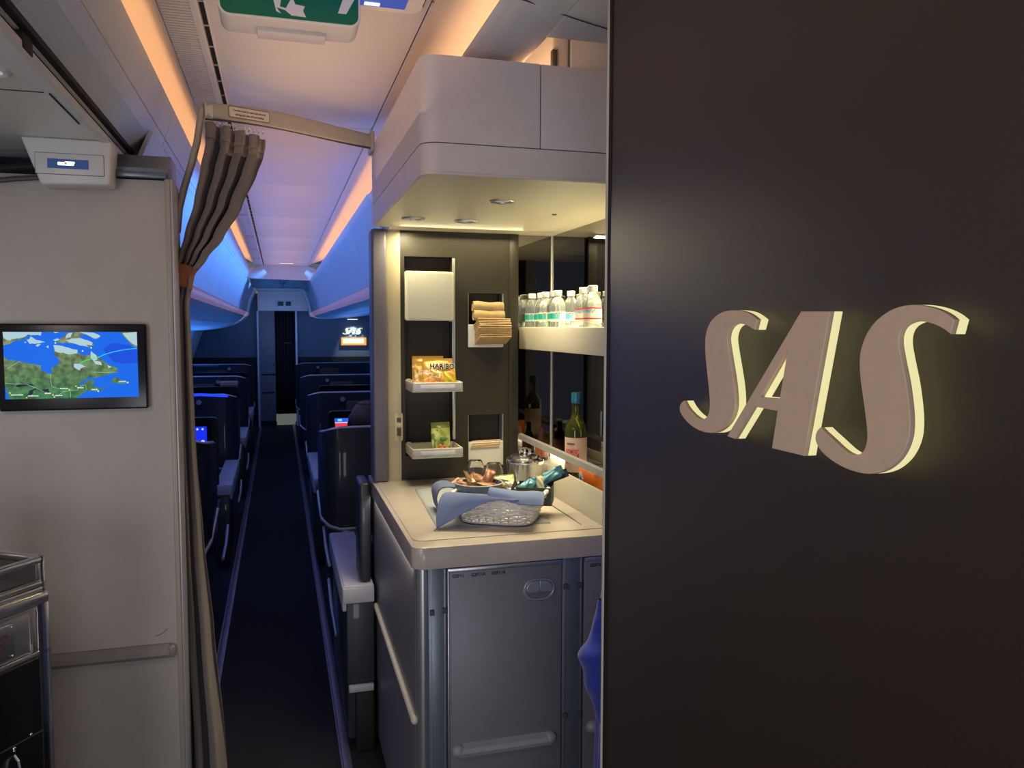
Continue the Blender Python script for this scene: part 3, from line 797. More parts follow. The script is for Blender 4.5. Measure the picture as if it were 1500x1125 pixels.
# pouches
def pouch(name, x0, x1, z0, z1, mm, par, n, fat=.02, yaw=0, pitch=0, y=None):
    """sealed pillow packet lying in XZ, in world coordinates"""
    w, h = x1 - x0, z1 - z0; cx = (x0 + x1) / 2
    def fn(side):
        def f(u, v):
            b = (math.sin(PI * min(1, max(0, (v - .10) / .80)))) ** .6 * (math.sin(PI * u)) ** .55
            wr = .004 * math.sin(u * 9 + v * 13 + n) * (1 if .1 < v < .95 else .3)
            X = (u - .5) * w * (1 - .05 * b) ; Z = v * h; Yy = side * (fat * b * .5 + .0006) + wr * b
            p = Vector((X, Yy, Z))
            p.rotate(Matrix.Rotation(pitch, 3, 'X')); p.rotate(Matrix.Rotation(yaw, 3, 'Z'))
            return (cx + p.x, y + p.y, z0 + p.z)
        return f
    mb = MB(); mb.grid(fn(-1), 18, 22); mb.grid(fn(1), 18, 22)
    bmesh.ops.remove_doubles(mb.b, verts=mb.b.verts, dist=.0002)
    bmesh.ops.recalc_face_normals(mb.b, faces=mb.b.faces)
    return mb.build(name, mm, par, smooth=180)
def packet_mat(name, stops, scale, seed, metal=.25, zr=None):
    m = bpy.data.materials.new(name); N, L = nodes(m); b = N['Principled BSDF']
    tc = N.new('ShaderNodeTexCoord'); v = N.new('ShaderNodeTexNoise'); v.inputs['Scale'].default_value = scale; v.inputs['Detail'].default_value = 2
    mpn = N.new('ShaderNodeMapping'); mpn.inputs['Location'].default_value = (seed, seed, seed)
    L.new(tc.outputs['Object'], mpn.inputs[0]); L.new(mpn.outputs[0], v.inputs['Vector'])
    rp = N.new('ShaderNodeValToRGB'); rp.color_ramp.interpolation = 'CONSTANT'
    while len(rp.color_ramp.elements) < len(stops): rp.color_ramp.elements.new(.5)
    for e, (p, c) in zip(rp.color_ramp.elements, stops): e.position = p; e.color = (*c, 1)
    L.new(v.outputs['Fac'], rp.inputs[0])
    out = rp.outputs[0]
    if zr:
        sp = N.new('ShaderNodeSeparateXYZ'); L.new(tc.outputs['Object'], sp.inputs[0])
        g = N.new('ShaderNodeMath'); g.operation = 'GREATER_THAN'; g.inputs[1].default_value = zr[0]; L.new(sp.outputs['Z'], g.inputs[0])
        mx = N.new('ShaderNodeMix'); mx.data_type = 'RGBA'; L.new(g.outputs[0], mx.inputs[0]); L.new(out, mx.inputs[6]); mx.inputs[7].default_value = (*zr[1], 1)
        out = mx.outputs[2]
    L.new(out, b.inputs['Base Color']); b.inputs['Roughness'].default_value = .25; b.inputs['Metallic'].default_value = metal
    return m
gold = packet_mat('gold_packet', [(0, (.75, .45, .10)), (.40, (.80, .18, .07)), (.46, (.85, .75, .55)), (.52, (.70, .38, .06)), (.60, (.25, .35, .06)), (.66, (.80, .55, .15))], 45, 1, zr=(.075, (.55, .32, .06)))
gold2 = packet_mat('gold_packet_side', [(0, (.70, .36, .06)), (.45, (.85, .70, .40)), (.55, (.60, .42, .05)), (.62, (.7, .2, .05))], 40, 5, zr=(.09, (.5, .28, .05)))
t = thing('sweet_packet', 'gold gummy sweets packet with white-outlined black lettering in front of the upper tray', 'packet', (.58, 2.97, 1.417))
pouch('bag', .512, .628, 1.417, 1.535, gold, t, 1, .03, yaw=.06, pitch=-.12, y=2.965)
lt = text('lettering', 'HARIBO', .026, mat('letter_white', (.85, .82, .7), .4), t, facing_cam(.584, 2.958, 1.505) @ Matrix.Rotation(-.02, 4, 'Z'), bold=.0022)
text('lettering_core', 'HARIBO', .026, M['black'], t, facing_cam(.584, 2.9573, 1.505) @ Matrix.Rotation(-.02, 4, 'Z'), bold=.0004)
t = thing('sweet_packet', 'taller gold sweets packet standing behind the lettered one in the upper tray', 'packet', (.55, 3.04, 1.417))
pouch('bag', .482, .600, 1.417, 1.542, gold2, t, 3, .03, yaw=-.05, pitch=-.05, y=3.02)
t = thing('sweet_packet', 'narrow gold packet leaning at the left front of the upper tray', 'packet', (.50, 2.96, 1.417))
pouch('bag', .476, .512, 1.417, 1.523, gold2, t, 5, .018, yaw=.5, pitch=-.05, y=2.95)
t = thing('sweet_packet', 'small yellow-green tipped gold packet at the right of the upper tray', 'packet', (.62, 2.96, 1.417))
pouch('bag', .592, .640, 1.417, 1.497, packet_mat('gold_packet_c', [(0, (.6, .45, .03)), (.5, (.45, .4, .03)), (.56, (.75, .3, .08))], 40, 9), t, 7, .016, yaw=.2, pitch=-.2, y=2.953)
# green packet
t = thing('nut_packet', 'green nut packet leaning in the lowest tray', 'packet', (.58, 2.98, 1.17))
gp = packet_mat('green_packet', [(0, (.38, .46, .10)), (.52, (.50, .56, .20)), (.6, (.20, .28, .06))], 25, 2, .1, zr=(.100, (.16, .19, .05)))
pouch('bag', .548, .622, 1.172, 1.292, gp, t, 2, .026, yaw=.15, pitch=-.10, y=2.985)
mb = MB()
for i in range(9):
    mb.ball((.584 + random.uniform(-.018, .022), 2.965 - random.uniform(0, .003), 1.192 + random.uniform(-.008, .015)), .006, (1.2, .6, .8), 10)
mb.build('nut_picture', mat('nut_orange', (.62, .22, .07), .4), t)
MB().ball((.590, 2.966, 1.232), .013, (1.2, .35, .8)).build('logo_spot', mat('logo_green', (.10, .20, .05), .4), t)

# napkin holders
t = thing('napkin_holder', 'pale pocket holding a bulging stack of kraft napkins in the upper right niche', 'napkin holder', (.788, YP, 1.57))
MB().box(.715, .858, YP - .010, YP + .0, 1.572, 1.662, .004, 3).build('pocket', M['white'], t)
napg = 'kraft napkins in the panel niches'
def napkin(x0, x1, y0, y1, z, th, lab, rz=0, rx=0, fan=None):
    t = thing('napkin_stack', lab, 'napkins', ((x0 + x1) / 2, y0, z), group=None)
    return t
t2 = thing('napkin_pile', 'thick fanned pile of kraft napkins bulging out of the upper niche pocket', 'napkins', (.79, YP - .03, 1.58))
for i in range(9):
    z = 1.602 + i * .0085; s = i / 8
    mb = LMB(); mb.box(-.066, .066, -.045, .03, -.0032, .0032, .003)
    o = mb.build('napkin', M['kraft'], t2); o.location = (.016 - .004 * s + random.uniform(-.002, .002), -.012 + .006 * math.sin(i), z - 1.58 - .004)
    o.rotation_euler = (math.radians(-24), math.radians(random.uniform(-1, 1)), math.radians(4 + random.uniform(-2, 2)))
mb = LMB()
def roll(u, v):
    a = u * 2 * PI; return (-.062 + v * .122, .0 + .022 * math.cos(a), .024 * math.sin(a) * (1 + .1 * math.sin(v * 9)))
for zc, yy in ((.118, .0), (.152, .012)):
    def rf(u, v, zc=zc, yy=yy):
        p = roll(u, v); return (p[0], p[1] + yy - .01, p[2] * .85 + zc - .004 * v)
    mb.grid(rf, 18, 6, .0, closeu=True)
    mb.box(-.062, .060, yy - .026, yy + .006, zc - .014, zc + .013, .008, 3)
mb.build('folded_napkins', M['kraft'], t2)
t = thing('napkin_holder', 'pale pocket with a few kraft napkin edges showing in the lower right niche', 'napkin holder', (.788, YP, 1.1))
MB().box(.715, .858, YP - .008, YP + .0, 1.100, 1.198, .004, 3).build('pocket', M['white'], t)
t = thing('napkin_bundle', 'thin bundle of kraft napkins poking out of the lower niche pocket', 'napkins', (.785, YP, 1.17))
for i in range(4):
    mb = LMB(); mb.box(-.060, .058, -.003, .012, -.0025, .0025, .001); o = mb.build('napkin', M['kraft'], t)
    o.location = (-.002 + .003 * i, -.010 + .002 * i, .006 + .0075 * i); o.rotation_euler = (0, math.radians(-1.5), 0)

# ------------------------------------------------------------------ mirror alcove
XM = 1.07
o = MB().box(.921, XM, YP + .02, YP + .03, 1.05, 2.02).build('back_mirror', M['mirror']); tag(o, 'narrow smoked mirror panel facing the aisle beside the charcoal panel', 'mirror')
o = MB().box(XM, XM + .01, 2.14, YP + .03, 1.05, 2.02).build('side_mirror', M['mirror']); tag(o, 'long smoked mirror lining the side of the bar alcove', 'mirror')
o = MB().tube([(XM - .002, YP + .016, 1.15), (XM - .002, YP + .016, 2.02)], .0035, 8).build('corner_bead', M['white']); tag(o, 'thin white vertical bead where the two smoked mirrors meet', 'trim')
# bottle shelf
t = thing('bottle_shelf', 'cream shelf with deep front holding a row of water bottles', 'shelf', (.99, 2.7, 1.56))
MB().box(.925, .935, 2.14, YP, 1.566, 1.652, .002).build('front_board', M['cream'], t)
MB().box(.935, XM - .002, 2.14, YP + .015, 1.636, 1.645, .001).build('shelf_board', M['cream'], t)
MB().box(1.05, 1.062, 2.16, YP, 1.645, 1.650).build('light_strip', emis('shelf_strip', (1, .93, .65), 3.0), t)
# water bottles
def bottle_proto(kind):
    t = thing('water_bottle', '', 'bottle', (0, 0, 0))
    r = .0285
    LMB().lathe([(0, .001), (r * .8, 0), (r, .006), (r * .96, .02), (r, .026), (r, .062), (r * .97, .066), (r, .070), (r * .99, .085), (r * .8, .102), (r * .5, .113), (.0125, .118), (.0125, .122)], seg=28).build('body', M['clear'], t, smooth=50)
    mb = LMB().lathe([(0, .120), (.0145, .120), (.0150, .123), (.0150, .137), (.0135, .139), (0, .139)], seg=24); c = mb.build('cap', M['cap'], t)
    if kind == 0:
        LMB().lathe([(r + .0006, .030), (r + .0006, .060)], seg=28, close=True).build('label', mat('label_teal', (.55, .68, .62), .4, noise=.02), t)
        mb = LMB()
        for k in range(9):
            a = PI + .2 + k * .17
            mb.box(r - .001, r + .0012, -.0018, .0018, .036, .055) if False else mb.merge(_tiny(r, a, .036, .056, .0036), None)
        mb.build('label_print', mat('print_teal', (.0, .36, .36), .4), t)
        mb = LMB(); mb.merge(_tiny(r, PI + 1.25, .053, .058, .008), None); mb.merge(_tiny(r, PI + 1.6, .053, .058, .006), None); mb.build('label_mark', mat('print_red', (.75, .04, .03), .4), t)
    else:
        LMB().lathe([(r + .0006, .020), (r + .0006, .070)], seg=28, close=True).build('label', mat('label_cream', (.70, .70, .60), .4, noise=.02), t)
        LMB().lathe([(r + .001, .065), (r + .001, .069)], seg=28, close=True).lathe([(r + .001, .032), (r + .001, .036)], seg=28, close=True).build('label_bands', mat('print_red2', (.70, .04, .04), .4), t)
        LMB().lathe([(r + .0009, .052), (r + .0009, .064)], seg=28, close=True).build('label_picture', packet_mat('label_scene', [(0, (.35, .45, .6)), (.5, (.6, .65, .7)), (.6, (.2, .45, .2))], 60, 4, 0), t)
    return t
def _tiny(r, a, z0, z1, w):
    tb = bmesh.new(); bmesh.ops.create_cube(tb, size=1)
    bmesh.ops.transform(tb, matrix=Matrix.Rotation(a, 4, 'Z') @ Matrix.Translation((r + .0008, 0, (z0 + z1) / 2)) @ Matrix.Diagonal((.0012, w, z1 - z0, 1)), verts=tb.verts)
    return tb
pa = bottle_proto(0); pb = bottle_proto(1)
spots = [(pa, .975, 2.775, 'small clear water bottle with teal label at the front of the left group'),
         (pa, .985, 2.845, 'small clear water bottle with teal label second from the front of the left group'),
         (pa, .975, 2.915, 'small clear water bottle with teal label in the middle of the left group'),
         (pa, .985, 3.00, 'small clear water bottle with teal label second from the back of the left group'),
         (pa, .970, 3.068, 'small clear water bottle with teal label hardest against the charcoal panel'),
         (pa, 1.035, 2.80, 'small clear water bottle standing behind the front bottle of the left group'),
         (pb, .985, 2.545, 'small clear water bottle with red-banded label at the left of the right group'),
         (pb, .985, 2.475, 'small clear water bottle with red-banded label in the middle of the right group'),
         (pb, .965, 2.41, 'small clear water bottle with red-banded label nearest the dark wall edge'),
         (pb, 1.035, 2.60, 'small clear water bottle half hidden behind the red-banded group')]
used = set()
for p, x, y, lab in spots:
    o = p if p.name not in used else copy_tree(p)
    used.add(p.name)
    o.location = (x, y, 1.6455); o.rotation_euler = (0, 0, random.uniform(-.2, .2)); o['label'] = lab; o['group'] = 'water bottles on the cream shelf'

# ledge with rail
t = thing('bar_ledge', 'cream raised ledge with glowing light strip and grey guard rail along the mirror', 'ledge', (1.0, 2.6, 1.0555))
MB().box(.925, .933, 2.14, YP - .002, 1.0555, 1.158, .001).build('front_board', M['cream'], t)
MB().box(.933, 1.055, 2.14, YP - .002, 1.0556, 1.125, .001).build('deck', M['cream'], t)
mb = MB()
y = 2.17
while y < YP - .05:
    mb.box(.955, .985, y, y + .012, 1.1245, 1.1262, .0005); y += .03
mb.build('drain_slots', M['greyd'], t)
MB().prism([(.921, 1.203), (.924, 1.222), (.934, 1.226), (.937, 1.208)], 'Y', 2.14, YP - .002).build('guard_rail', M['grey'], t)
MB().box(1.056, 1.066, 2.16, YP - .01, 1.125, 1.150, .001).build('light_strip', emis('ledge_strip', (1, .93, .66), 2.6), t)
for q in (2.85, 2.20): MB().box(.940, 1.054, q, q + .006, 1.126, 1.205).build('divider', M['glass'], t)

# wine bottle
t = thing('wine_bottle', 'green wine bottle with blue neck foil and pink label on the lit ledge', 'bottle', (.99, 2.62, 1.1262))
zb = 1.1262
mb = MB().lathe([(0, .004), (.02, .001), (.034, 0), (.0375, .004), (.0375, .165), (.036, .180), (.028, .198), (.018, .212), (.0145, .228), (.014, .285), (.0155, .288), (.0155, .298)], (.99, 2.62, zb), 36)
mb.build('glass', M['bottlegreen'], t, smooth=50)
MB().lathe([(.0165, .262), (.017, .264), (.0175, .286), (.017, .288), (.0175, .299), (0, .300)], (.99, 2.62, zb), 28).build('foil', mat('foil_blue', (.03, .19, .30), .35, metal=.3), t)
MB().lathe([(.0383, .025), (.0383, .145)], (.99, 2.62, zb), 36, close=True).build('label', mat('label_pink', (.62, .46, .34), .5, noise=.04), t)
mb = MB()
for k in range(7): mb.merge(_tiny2 := None, None) if False else None
def patch(cx, cy, cz, r, a0, a1, z0, z1):
    return lambda u, v: (cx + r * math.cos(a0 + (a1 - a0) * u), cy + r * math.sin(a0 + (a1 - a0) * u), cz + z0 + (z1 - z0) * v)
MB().grid(patch(.99, 2.62, zb, .0388, PI + .15, PI + 1.5, .055, .105), 10, 1).build('label_picture', packet_mat('wine_art', [(0, (.70, .16, .10)), (.5, (.62, .35, .25)), (.57, (.6, .05, .12))], 60, 3, 0), t)
MB().grid(patch(.99, 2.62, zb, .0388, PI + .3, PI + 1.1, .120, .127), 8, 1).build('label_print', mat('print_grey', (.16, .12, .10), .5), t)
# orange packet
t = thing('drink_carton', 'bright orange carton with white and blue splash on the ledge next to the dark wall', 'carton', (.985, 2.43, 1.1262))
MB().box(.955, 1.01, 2.36, 2.50, 1.1262, 1.185, .002).build('box', mat('carton_orange', (.85, .20, .01), .4, noise=.05), t)
sp = []
for k in range(22):
    a = 2 * PI * k / 22; r = .024 if k % 2 else .013; sp.append((2.475 + r * math.cos(a), 1.155 + r * .95 * math.sin(a)))
MB().prism(sp, 'X', .9535, .956).build('splash', mat('splash_white', (.85, .85, .85), .4), t)
sp = [(2.475 + (.012 if k % 2 else .004) * math.cos(2 * PI * k / 14), 1.150 + (.014 if k % 2 else .005) * math.sin(2 * PI * k / 14)) for k in range(14)]
MB().prism(sp, 'X', .9525, .9545).build('blue_mark', mat('splash_blue', (.02, .20, .65), .4), t)
# second bottle further back seen through reflections: small white packets
t = thing('small_bottle', 'small dark red-labelled bottle at the back of the lit ledge beside the charcoal panel', 'bottle', (1.0, 3.03, 1.1262))
MB().lathe([(0, 0), (.024, 0), (.026, .004), (.026, .07), (.012, .092), (.010, .12), (.011, .13), (0, .131)], (1.0, 3.03, zb), 24).build('glass', mat('dark_bottle', (.05, .02, .01), .1), t)
MB().lathe([(.0266, .012), (.0266, .055)], (1.0, 3.03, zb), 24, close=True).build('label', mat('label_rust', (.40, .12, .05), .5), t)

# ------------------------------------------------------------------ bar counter
t = thing('bar_counter', 'grey bar counter with cabinet doors and pale rounded worktop', 'counter', (.8, 2.6, 0))
def slab(x0, x1, y0, y1, r, z0, z1, bev):
    mb = MB(); pts = plan(x0, x1, y0, y1, r, 10); mb.prism(pts, 'Z', z0, z1, bev); return mb
mb = slab(.338, 1.6, 2.13, 3.26, .035, .992, 1.053, .006)
mb.build('worktop', M['worktop'], t, smooth=40)
mb = slab(.352, 1.6, 2.20, 3.25, .03, 1.048, 1.0555, .0015); mb.build('worktop_inset', M['worktop'], t, smooth=40)
mb = MB().box(.868, .871, 2.25, 2.95, 1.0552, 1.0560).box(.871, .873, 2.3, 3.0, 1.0552, 1.0560); mb.build('worktop_groove', M['greyd'], t)
# body side
mb = MB(); mb.prism(plan(.354, 1.6, 2.185, 3.22, .035, 8), 'Z', .03, .992); mb.build('body', M['cab'], t)
mb = MB().box(.395, 1.6, 2.165, 2.2, .03, .992); mb.build('front_frame', M['hinge'], t)
mb = MB().tube([(.372, 2.178, .03), (.372, 2.178, .990)], .018, 16); mb.build('corner_column', M['alu'], t)
def hpost(x0, x1):
    MB().box(x0, x1, 2.152, 2.175, .03, .990, .002).build('hinge_post', M['hinge'], t)
    MB().box(x0 + .006, x0 + .008, 2.149, 2.152, .03, .990).box(x1 - .006, x1 - .004, 2.149, 2.152, .03, .985).build('hinge_line', M['alu'], t)
hpost(.384, .434); hpost(.775, .838)
def clip(x, z): MB().box(x - .006, x + .006, 2.143, 2.153, z - .007, z + .007, .001).build('hinge_clip', M['greyd'], t)
for x, z in ((.393, .865), (.428, .868), (.784, .905), (.828, .905), (.784, .52), (.828, .52)): clip(x, z)
D = MB().box(.4365, .772, 2.148, 2.17, .06, .984, .003).build('door', M['cab'], t)
MB().box(.4365, .772, 2.144, 2.15, .974, .986, .002).box(.4365, .441, 2.144, 2.15, .06, .98, .001).build('door_trim', M['alu'], D)
def stad(w, h, n=12):
    r = h / 2; out = []
    for k in range(n + 1): a = -PI / 2 + PI * k / n; out.append((w / 2 - r + r * math.cos(a), r * math.sin(a)))
    for k in range(n + 1): a = PI / 2 + PI * k / n; out.append((-w / 2 + r + r * math.cos(a), r * math.sin(a)))
    return out
LMx = facing_cam(.703, 2.147, .905)
me = curve_mesh([stad(.094, .064), [(x * .87, y * .80) for x, y in reversed(stad(.094, .064))]], .0025, .001)
add_mesh('latch_ring', me, M['alu'], D, LMx)
# children of D: D sits at origin of counter? (mesh baked relative to parent chain)
me = curve_mesh([stad(.080, .050)], .0006, 0); add_mesh('latch_recess', me, mat('recess', (.28, .28, .24), .3, metal=.7), D, LMx @ Matrix.Translation((0, 0, -.0008)))
half = [(x, y) for x, y in stad(.078, .050) if x > 0 and y > -.008]
half = [(.001, -.008)] + [(.036, -.008)] + [p for p in half if p[1] > -.006] + [(.001, .025)]
me = curve_mesh([half], .003, .001); add_mesh('latch_button', me, M['alu'], D, LMx @ Matrix.Translation((0, 0, .001)))
me = curve_mesh([[(-x, y) for x, y in reversed(half)]], .003, .001); add_mesh('latch_button', me, M['alu'], D, LMx @ Matrix.Translation((0, 0, .001)))
ink2 = mat('ink_dark', (.02, .02, .03), .5)
for s_, x in (('G2F11', .467), ('G2F11A', .524), ('G2F11B', .582)):
    text('lettering', s_, .0125, ink2, D, facing_cam(x, 2.1475, .962), bold=.0004)
def bumper(x0, x1, z, y, par):
    mb = MB().prism([(y, z - .020), (y - .014, z - .016), (y - .019, z - .004), (y - .015, z + .008), (y, z + .018)], 'X', x0 + .02, x1 - .02)
    b = mb.build('bumper', M['alu'] if False else M['bump'], par)
    MB().ball((x0 + .02, y - .001, z), .019, (1.1, .95, 1)).ball((x1 - .02, y - .001, z), .019, (1.1, .95, 1)).build('bumper_end', M['bump'], par)
M['bump'] = mat('bumper_metallic', (.30, .31, .33), .55, metal=.1, noise=.04)
bumper(.446, .757, .462, 2.148, D)
D2 = MB().box(.841, 1.25, 2.148, 2.17, .06, .984, .003).build('door', M['cab'], t)
MB().box(.841, 1.25, 2.144, 2.15, .974, .986, .002).build('door_trim', M['alu'], D2)
text('lettering', 'G2F12', .0125, ink2, D2, facing_cam(.875, 2.1475, .960), bold=.0004)
bumper(.850, 1.2, .475, 2.148, D2)
# side bumper strip
mb = MB().tube([(.348, 2.10 + .10, .545), (.348, 3.12, .560)], .011, 12, flat=(.8, 1.1)).ball((.349, 2.195, .545), .013, (.8, 1.4, 1.0))
mb.build('side_bumper', M['cream'], t)
MB().box(.40, 1.6, 2.22, 3.2, .0, .03).build('plinth', M['blackmat'], t)

# ------------------------------------------------------------------ things on the worktop
ZW = 1.0562
# placemat: a folded cloth, quadrilateral
def quad(pts, z0, z1):
    return MB().prism(pts, 'Z', z0, z1, .0008)
t = tag(MB().grid(lambda u, v: (lambda a, b: (a[0] + (b[0] - a[0]) * v, a[1] + (b[1] - a[1]) * v, ZW + .0015 + .0012 * math.sin(u * 5) * math.sin(v * 4)))(
    (.472 + (.800 - .472) * u, 2.920 + (2.985 - 2.920) * u), (.440 + (.785 - .440) * u, 2.300 + (2.290 - 2.300) * u)), 24, 24, .003).build('placemat', M['cloth'], smooth=180),
    'pale grey-blue cloth laid flat on the worktop under the wicker basket', 'cloth')
# wicker basket
t = thing('wicker_basket', 'white wicker basket filled with snacks on the grey-blue cloth', 'basket', (.657, 2.390, ZW + .004), -.50)
BL, BW, BH = .106, .095, .074      # half length, half width at base
def bpt(a, f):
    k = 1 + .30 * f
    c, s = math.cos(a), math.sin(a)
    n = 4.5
    r = (abs(c) ** n + abs(s) ** n) ** (-1 / n)
    return Vector((BL * k * r * c, BW * k * r * s, .0))
mb = LMB()
NS = 32
for lvl in range(12):
    f = lvl / 11; pts = []
    NN = NS * 4
    for i in range(NN + 1):
        a = 2 * PI * i / NN
        p = bpt(a, f); w = .0042 * math.cos(NS / 2 * a + (PI if lvl % 2 else 0))
        d_ = Vector((p.x, p.y, 0)).normalized()
        pts.append((p.x + d_.x * w, p.y + d_.y * w, .005 + BH * f))
    mb.tube(pts, .0030, 6, cap=False)
mb.build('weave', M['wicker'], t, smooth=180)
mb = LMB()
for i in range(NS):
    a = 2 * PI * (i + .0) / NS
    mb.tube([tuple(bpt(a, 0) + Vector((0, 0, .002))), tuple(bpt(a, 1) + Vector((0, 0, .005 + BH)))], .0028, 6)
mb.build('stakes', M['wicker'], t, smooth=180)
mb = LMB()
for k in (0, 1):
    pts = []
    for i in range(181):
        a = 2 * PI * i / 180; p = bpt(a, 1.03); w = .004 * math.sin(a * 30 + k * PI); d_ = Vector((p.x, p.y, 0)).normalized()
        pts.append((p.x + d_.x * w, p.y + d_.y * w, .008 + BH + .003 * math.cos(a * 30 + k * PI)))
    mb.tube(pts, .0042, 6, cap=False)
    pts = []
    for i in range(181):
        a = 2 * PI * i / 180; p = bpt(a, 0); w = .004 * math.sin(a * 30 + k * PI); d_ = Vector((p.x, p.y, 0)).normalized()
        pts.append((p.x + d_.x * w, p.y + d_.y * w, .003))
    mb.tube(pts, .0038, 6, cap=False)
mb.build('braided_rim', M['wicker'], t, smooth=180)
mb = LMB(); mb.prism([tuple(bpt(2 * PI * k / 40, -.03)[:2]) for k in range(40)], 'Z', .001, .006); mb.build('base', M['wicker'], t)

# blue napkin draped over the basket (grid surface over rim)
t = thing('blue_napkin', 'blue cloth napkin draped over the front rim of the wicker basket', 'napkin', (.60, 2.38, 1.12))
def surf(P, nu, nv, th=.0018):
    """bicubic-ish interpolation of control rows"""
    from mathutils import geometry
    def cr(a, b, c, d_, t):
        return .5 * (2 * b + (c - a) * t + (2 * a - 5 * b + 4 * c - d_) * t * t + (3 * b - a - 3 * c + d_) * t ** 3)
    R_ = [[Vector(q) for q in row] for row in P]
    nr, nc = len(R_), len(R_[0])
    def row(r, t):
        x = t * (nc - 1); k = min(int(x), nc - 2); f = x - k
        return cr(R_[r][max(k - 1, 0)], R_[r][k], R_[r][k + 1], R_[r][min(k + 2, nc - 1)], f)
    def fn(u, v):
        x = u * (nr - 1); k = min(int(x), nr - 2); f = x - k
        return cr(row(max(k - 1, 0), v), row(k, v), row(k + 1, v), row(min(k + 2, nr - 1), v), f)
    return MB().grid(fn, nu, nv, th)
def bl(rows):
    c_, s_ = math.cos(-.5), math.sin(-.5)
    return [[(.657 + x * c_ - y * s_, 2.390 + x * s_ + y * c_, ZW + .004 + z) for x, y, z in r] for r in rows]
P = bl([[(-.125, -.06, .082), (-.148, -.105, .094), (-.158, -.140, .074), (-.158, -.168, .036), (-.150, -.190, .001)],
     [(-.085, -.08, .084), (-.088, -.122, .096), (-.103, -.150, .077), (-.128, -.172, .038), (-.150, -.191, .001)],
     [(-.03, -.09, .084), (-.03, -.125, .097), (-.042, -.142, .087), (-.085, -.160, .058), (-.148, -.191, .002)],
     [(.03, -.09, .082), (.035, -.124, .094), (.032, -.137, .091), (.018, -.142, .085), (-.02, -.148, .075)],
     [(.08, -.10, .082), (.085, -.124, .090), (.085, -.134, .089), (.082, -.138, .088), (.070, -.141, .085)]])
surf(P, 30, 30, .0022).build('draped_corner', M['clothb'], t, smooth=180)
P = bl([[(-.010, -.060, .092), (-.010, -.088, .112), (-.010, -.118, .112), (-.010, -.132, .098)],
     [(.030, -.060, .094), (.030, -.090, .108), (.032, -.124, .104), (.033, -.140, .086)],
     [(.075, -.055, .090), (.078, -.090, .104), (.080, -.126, .096), (.080, -.142, .078)],
     [(.112, -.045, .086), (.118, -.080, .105), (.122, -.118, .096), (.122, -.140, .074)],
     [(.135, -.020, .082), (.145, -.052, .096), (.152, -.090, .086), (.154, -.115, .070)]])
surf(P, 30, 20, .003).build('front_fold', M['clothb'], t, smooth=180)
# dark loop of cloth at left
t = thing('blue_napkin', 'second blue cloth napkin looping over the left end of the wicker basket', 'napkin', (.50, 2.52, 1.1))
P = [[(.478, 2.49, 1.070), (.480, 2.56, 1.072), (.482, 2.60, 1.075)],
     [(.470, 2.485, 1.110), (.473, 2.55, 1.115), (.476, 2.60, 1.118)],
     [(.482, 2.485, 1.140), (.486, 2.55, 1.142), (.490, 2.60, 1.140)],
     [(.510, 2.48, 1.147), (.515, 2.55, 1.149), (.520, 2.60, 1.145)],
     [(.538, 2.475, 1.135), (.545, 2.55, 1.136), (.548, 2.60, 1.130)],
     [(.548, 2.47, 1.105), (.555, 2.55, 1.105), (.556, 2.60, 1.10)]]
surf(P, 30, 16, .003).build('loop', mat('blue_cloth_dark', (.11, .15, .25), .9, noise=.08, scale=600, bump=.4, bscale=1800), t, smooth=180)

# ceramic bowl
BX, BY, BZ = .600, 2.450, 1.098
t = thing('snack_bowl', 'round grey-blue ceramic bowl full of bar wrappers in the basket', 'bowl', (BX, BY, BZ))
MB().lathe([(0, .0), (.055, .0), (.066, .006), (.074, .028), (.0765, .056), (.0765, .064), (.0725, .064), (.070, .030), (.060, .010), (0, .008)], (BX, BY, BZ), 48).build('body', M['bowl'], t, smooth=50)
MB().lathe([(.0725, .0642), (.0745, .0665), (.0768, .0642)], (BX, BY, BZ), 48, close=True).build('rim', mat('bowl_rim', (.45, .42, .36), .3), t)
wrapA = mat('wrapper_brown', (.24, .10, .055), .4, metal=.2, noise=.25, scale=70); wrapB = mat('wrapper_tan', (.36, .21, .12), .4, metal=.2, noise=.2, scale=70); wrapC = mat('wrapper_cream', (.60, .45, .32), .4, noise=.15)
def wrap(cx, cy, cz, L_, W_, mm, lab, rot, grp):
    q = thing('wrapped_bar', lab, 'snack bar', (cx, cy, cz), group=grp); q.rotation_euler = rot
    def f(sd):
        def g(u, v):
            b = (math.sin(PI * u) ** .5) * (math.sin(PI * min(1, max(0, (v - .1) / .8))) ** .5)
            zz = .0012 * (math.sin(v * 90) if v < .1 or v > .9 else math.sin(v * 17 + u * 9))
            return ((u - .5) * W_, (v - .5) * L_, sd * (.007 * b + .0004) + zz)
        return g
    mb = LMB(); mb.grid(f(1), 12, 20); mb.grid(f(-1), 12, 20); mb.build('wrapper', mm, q, smooth=180); return q
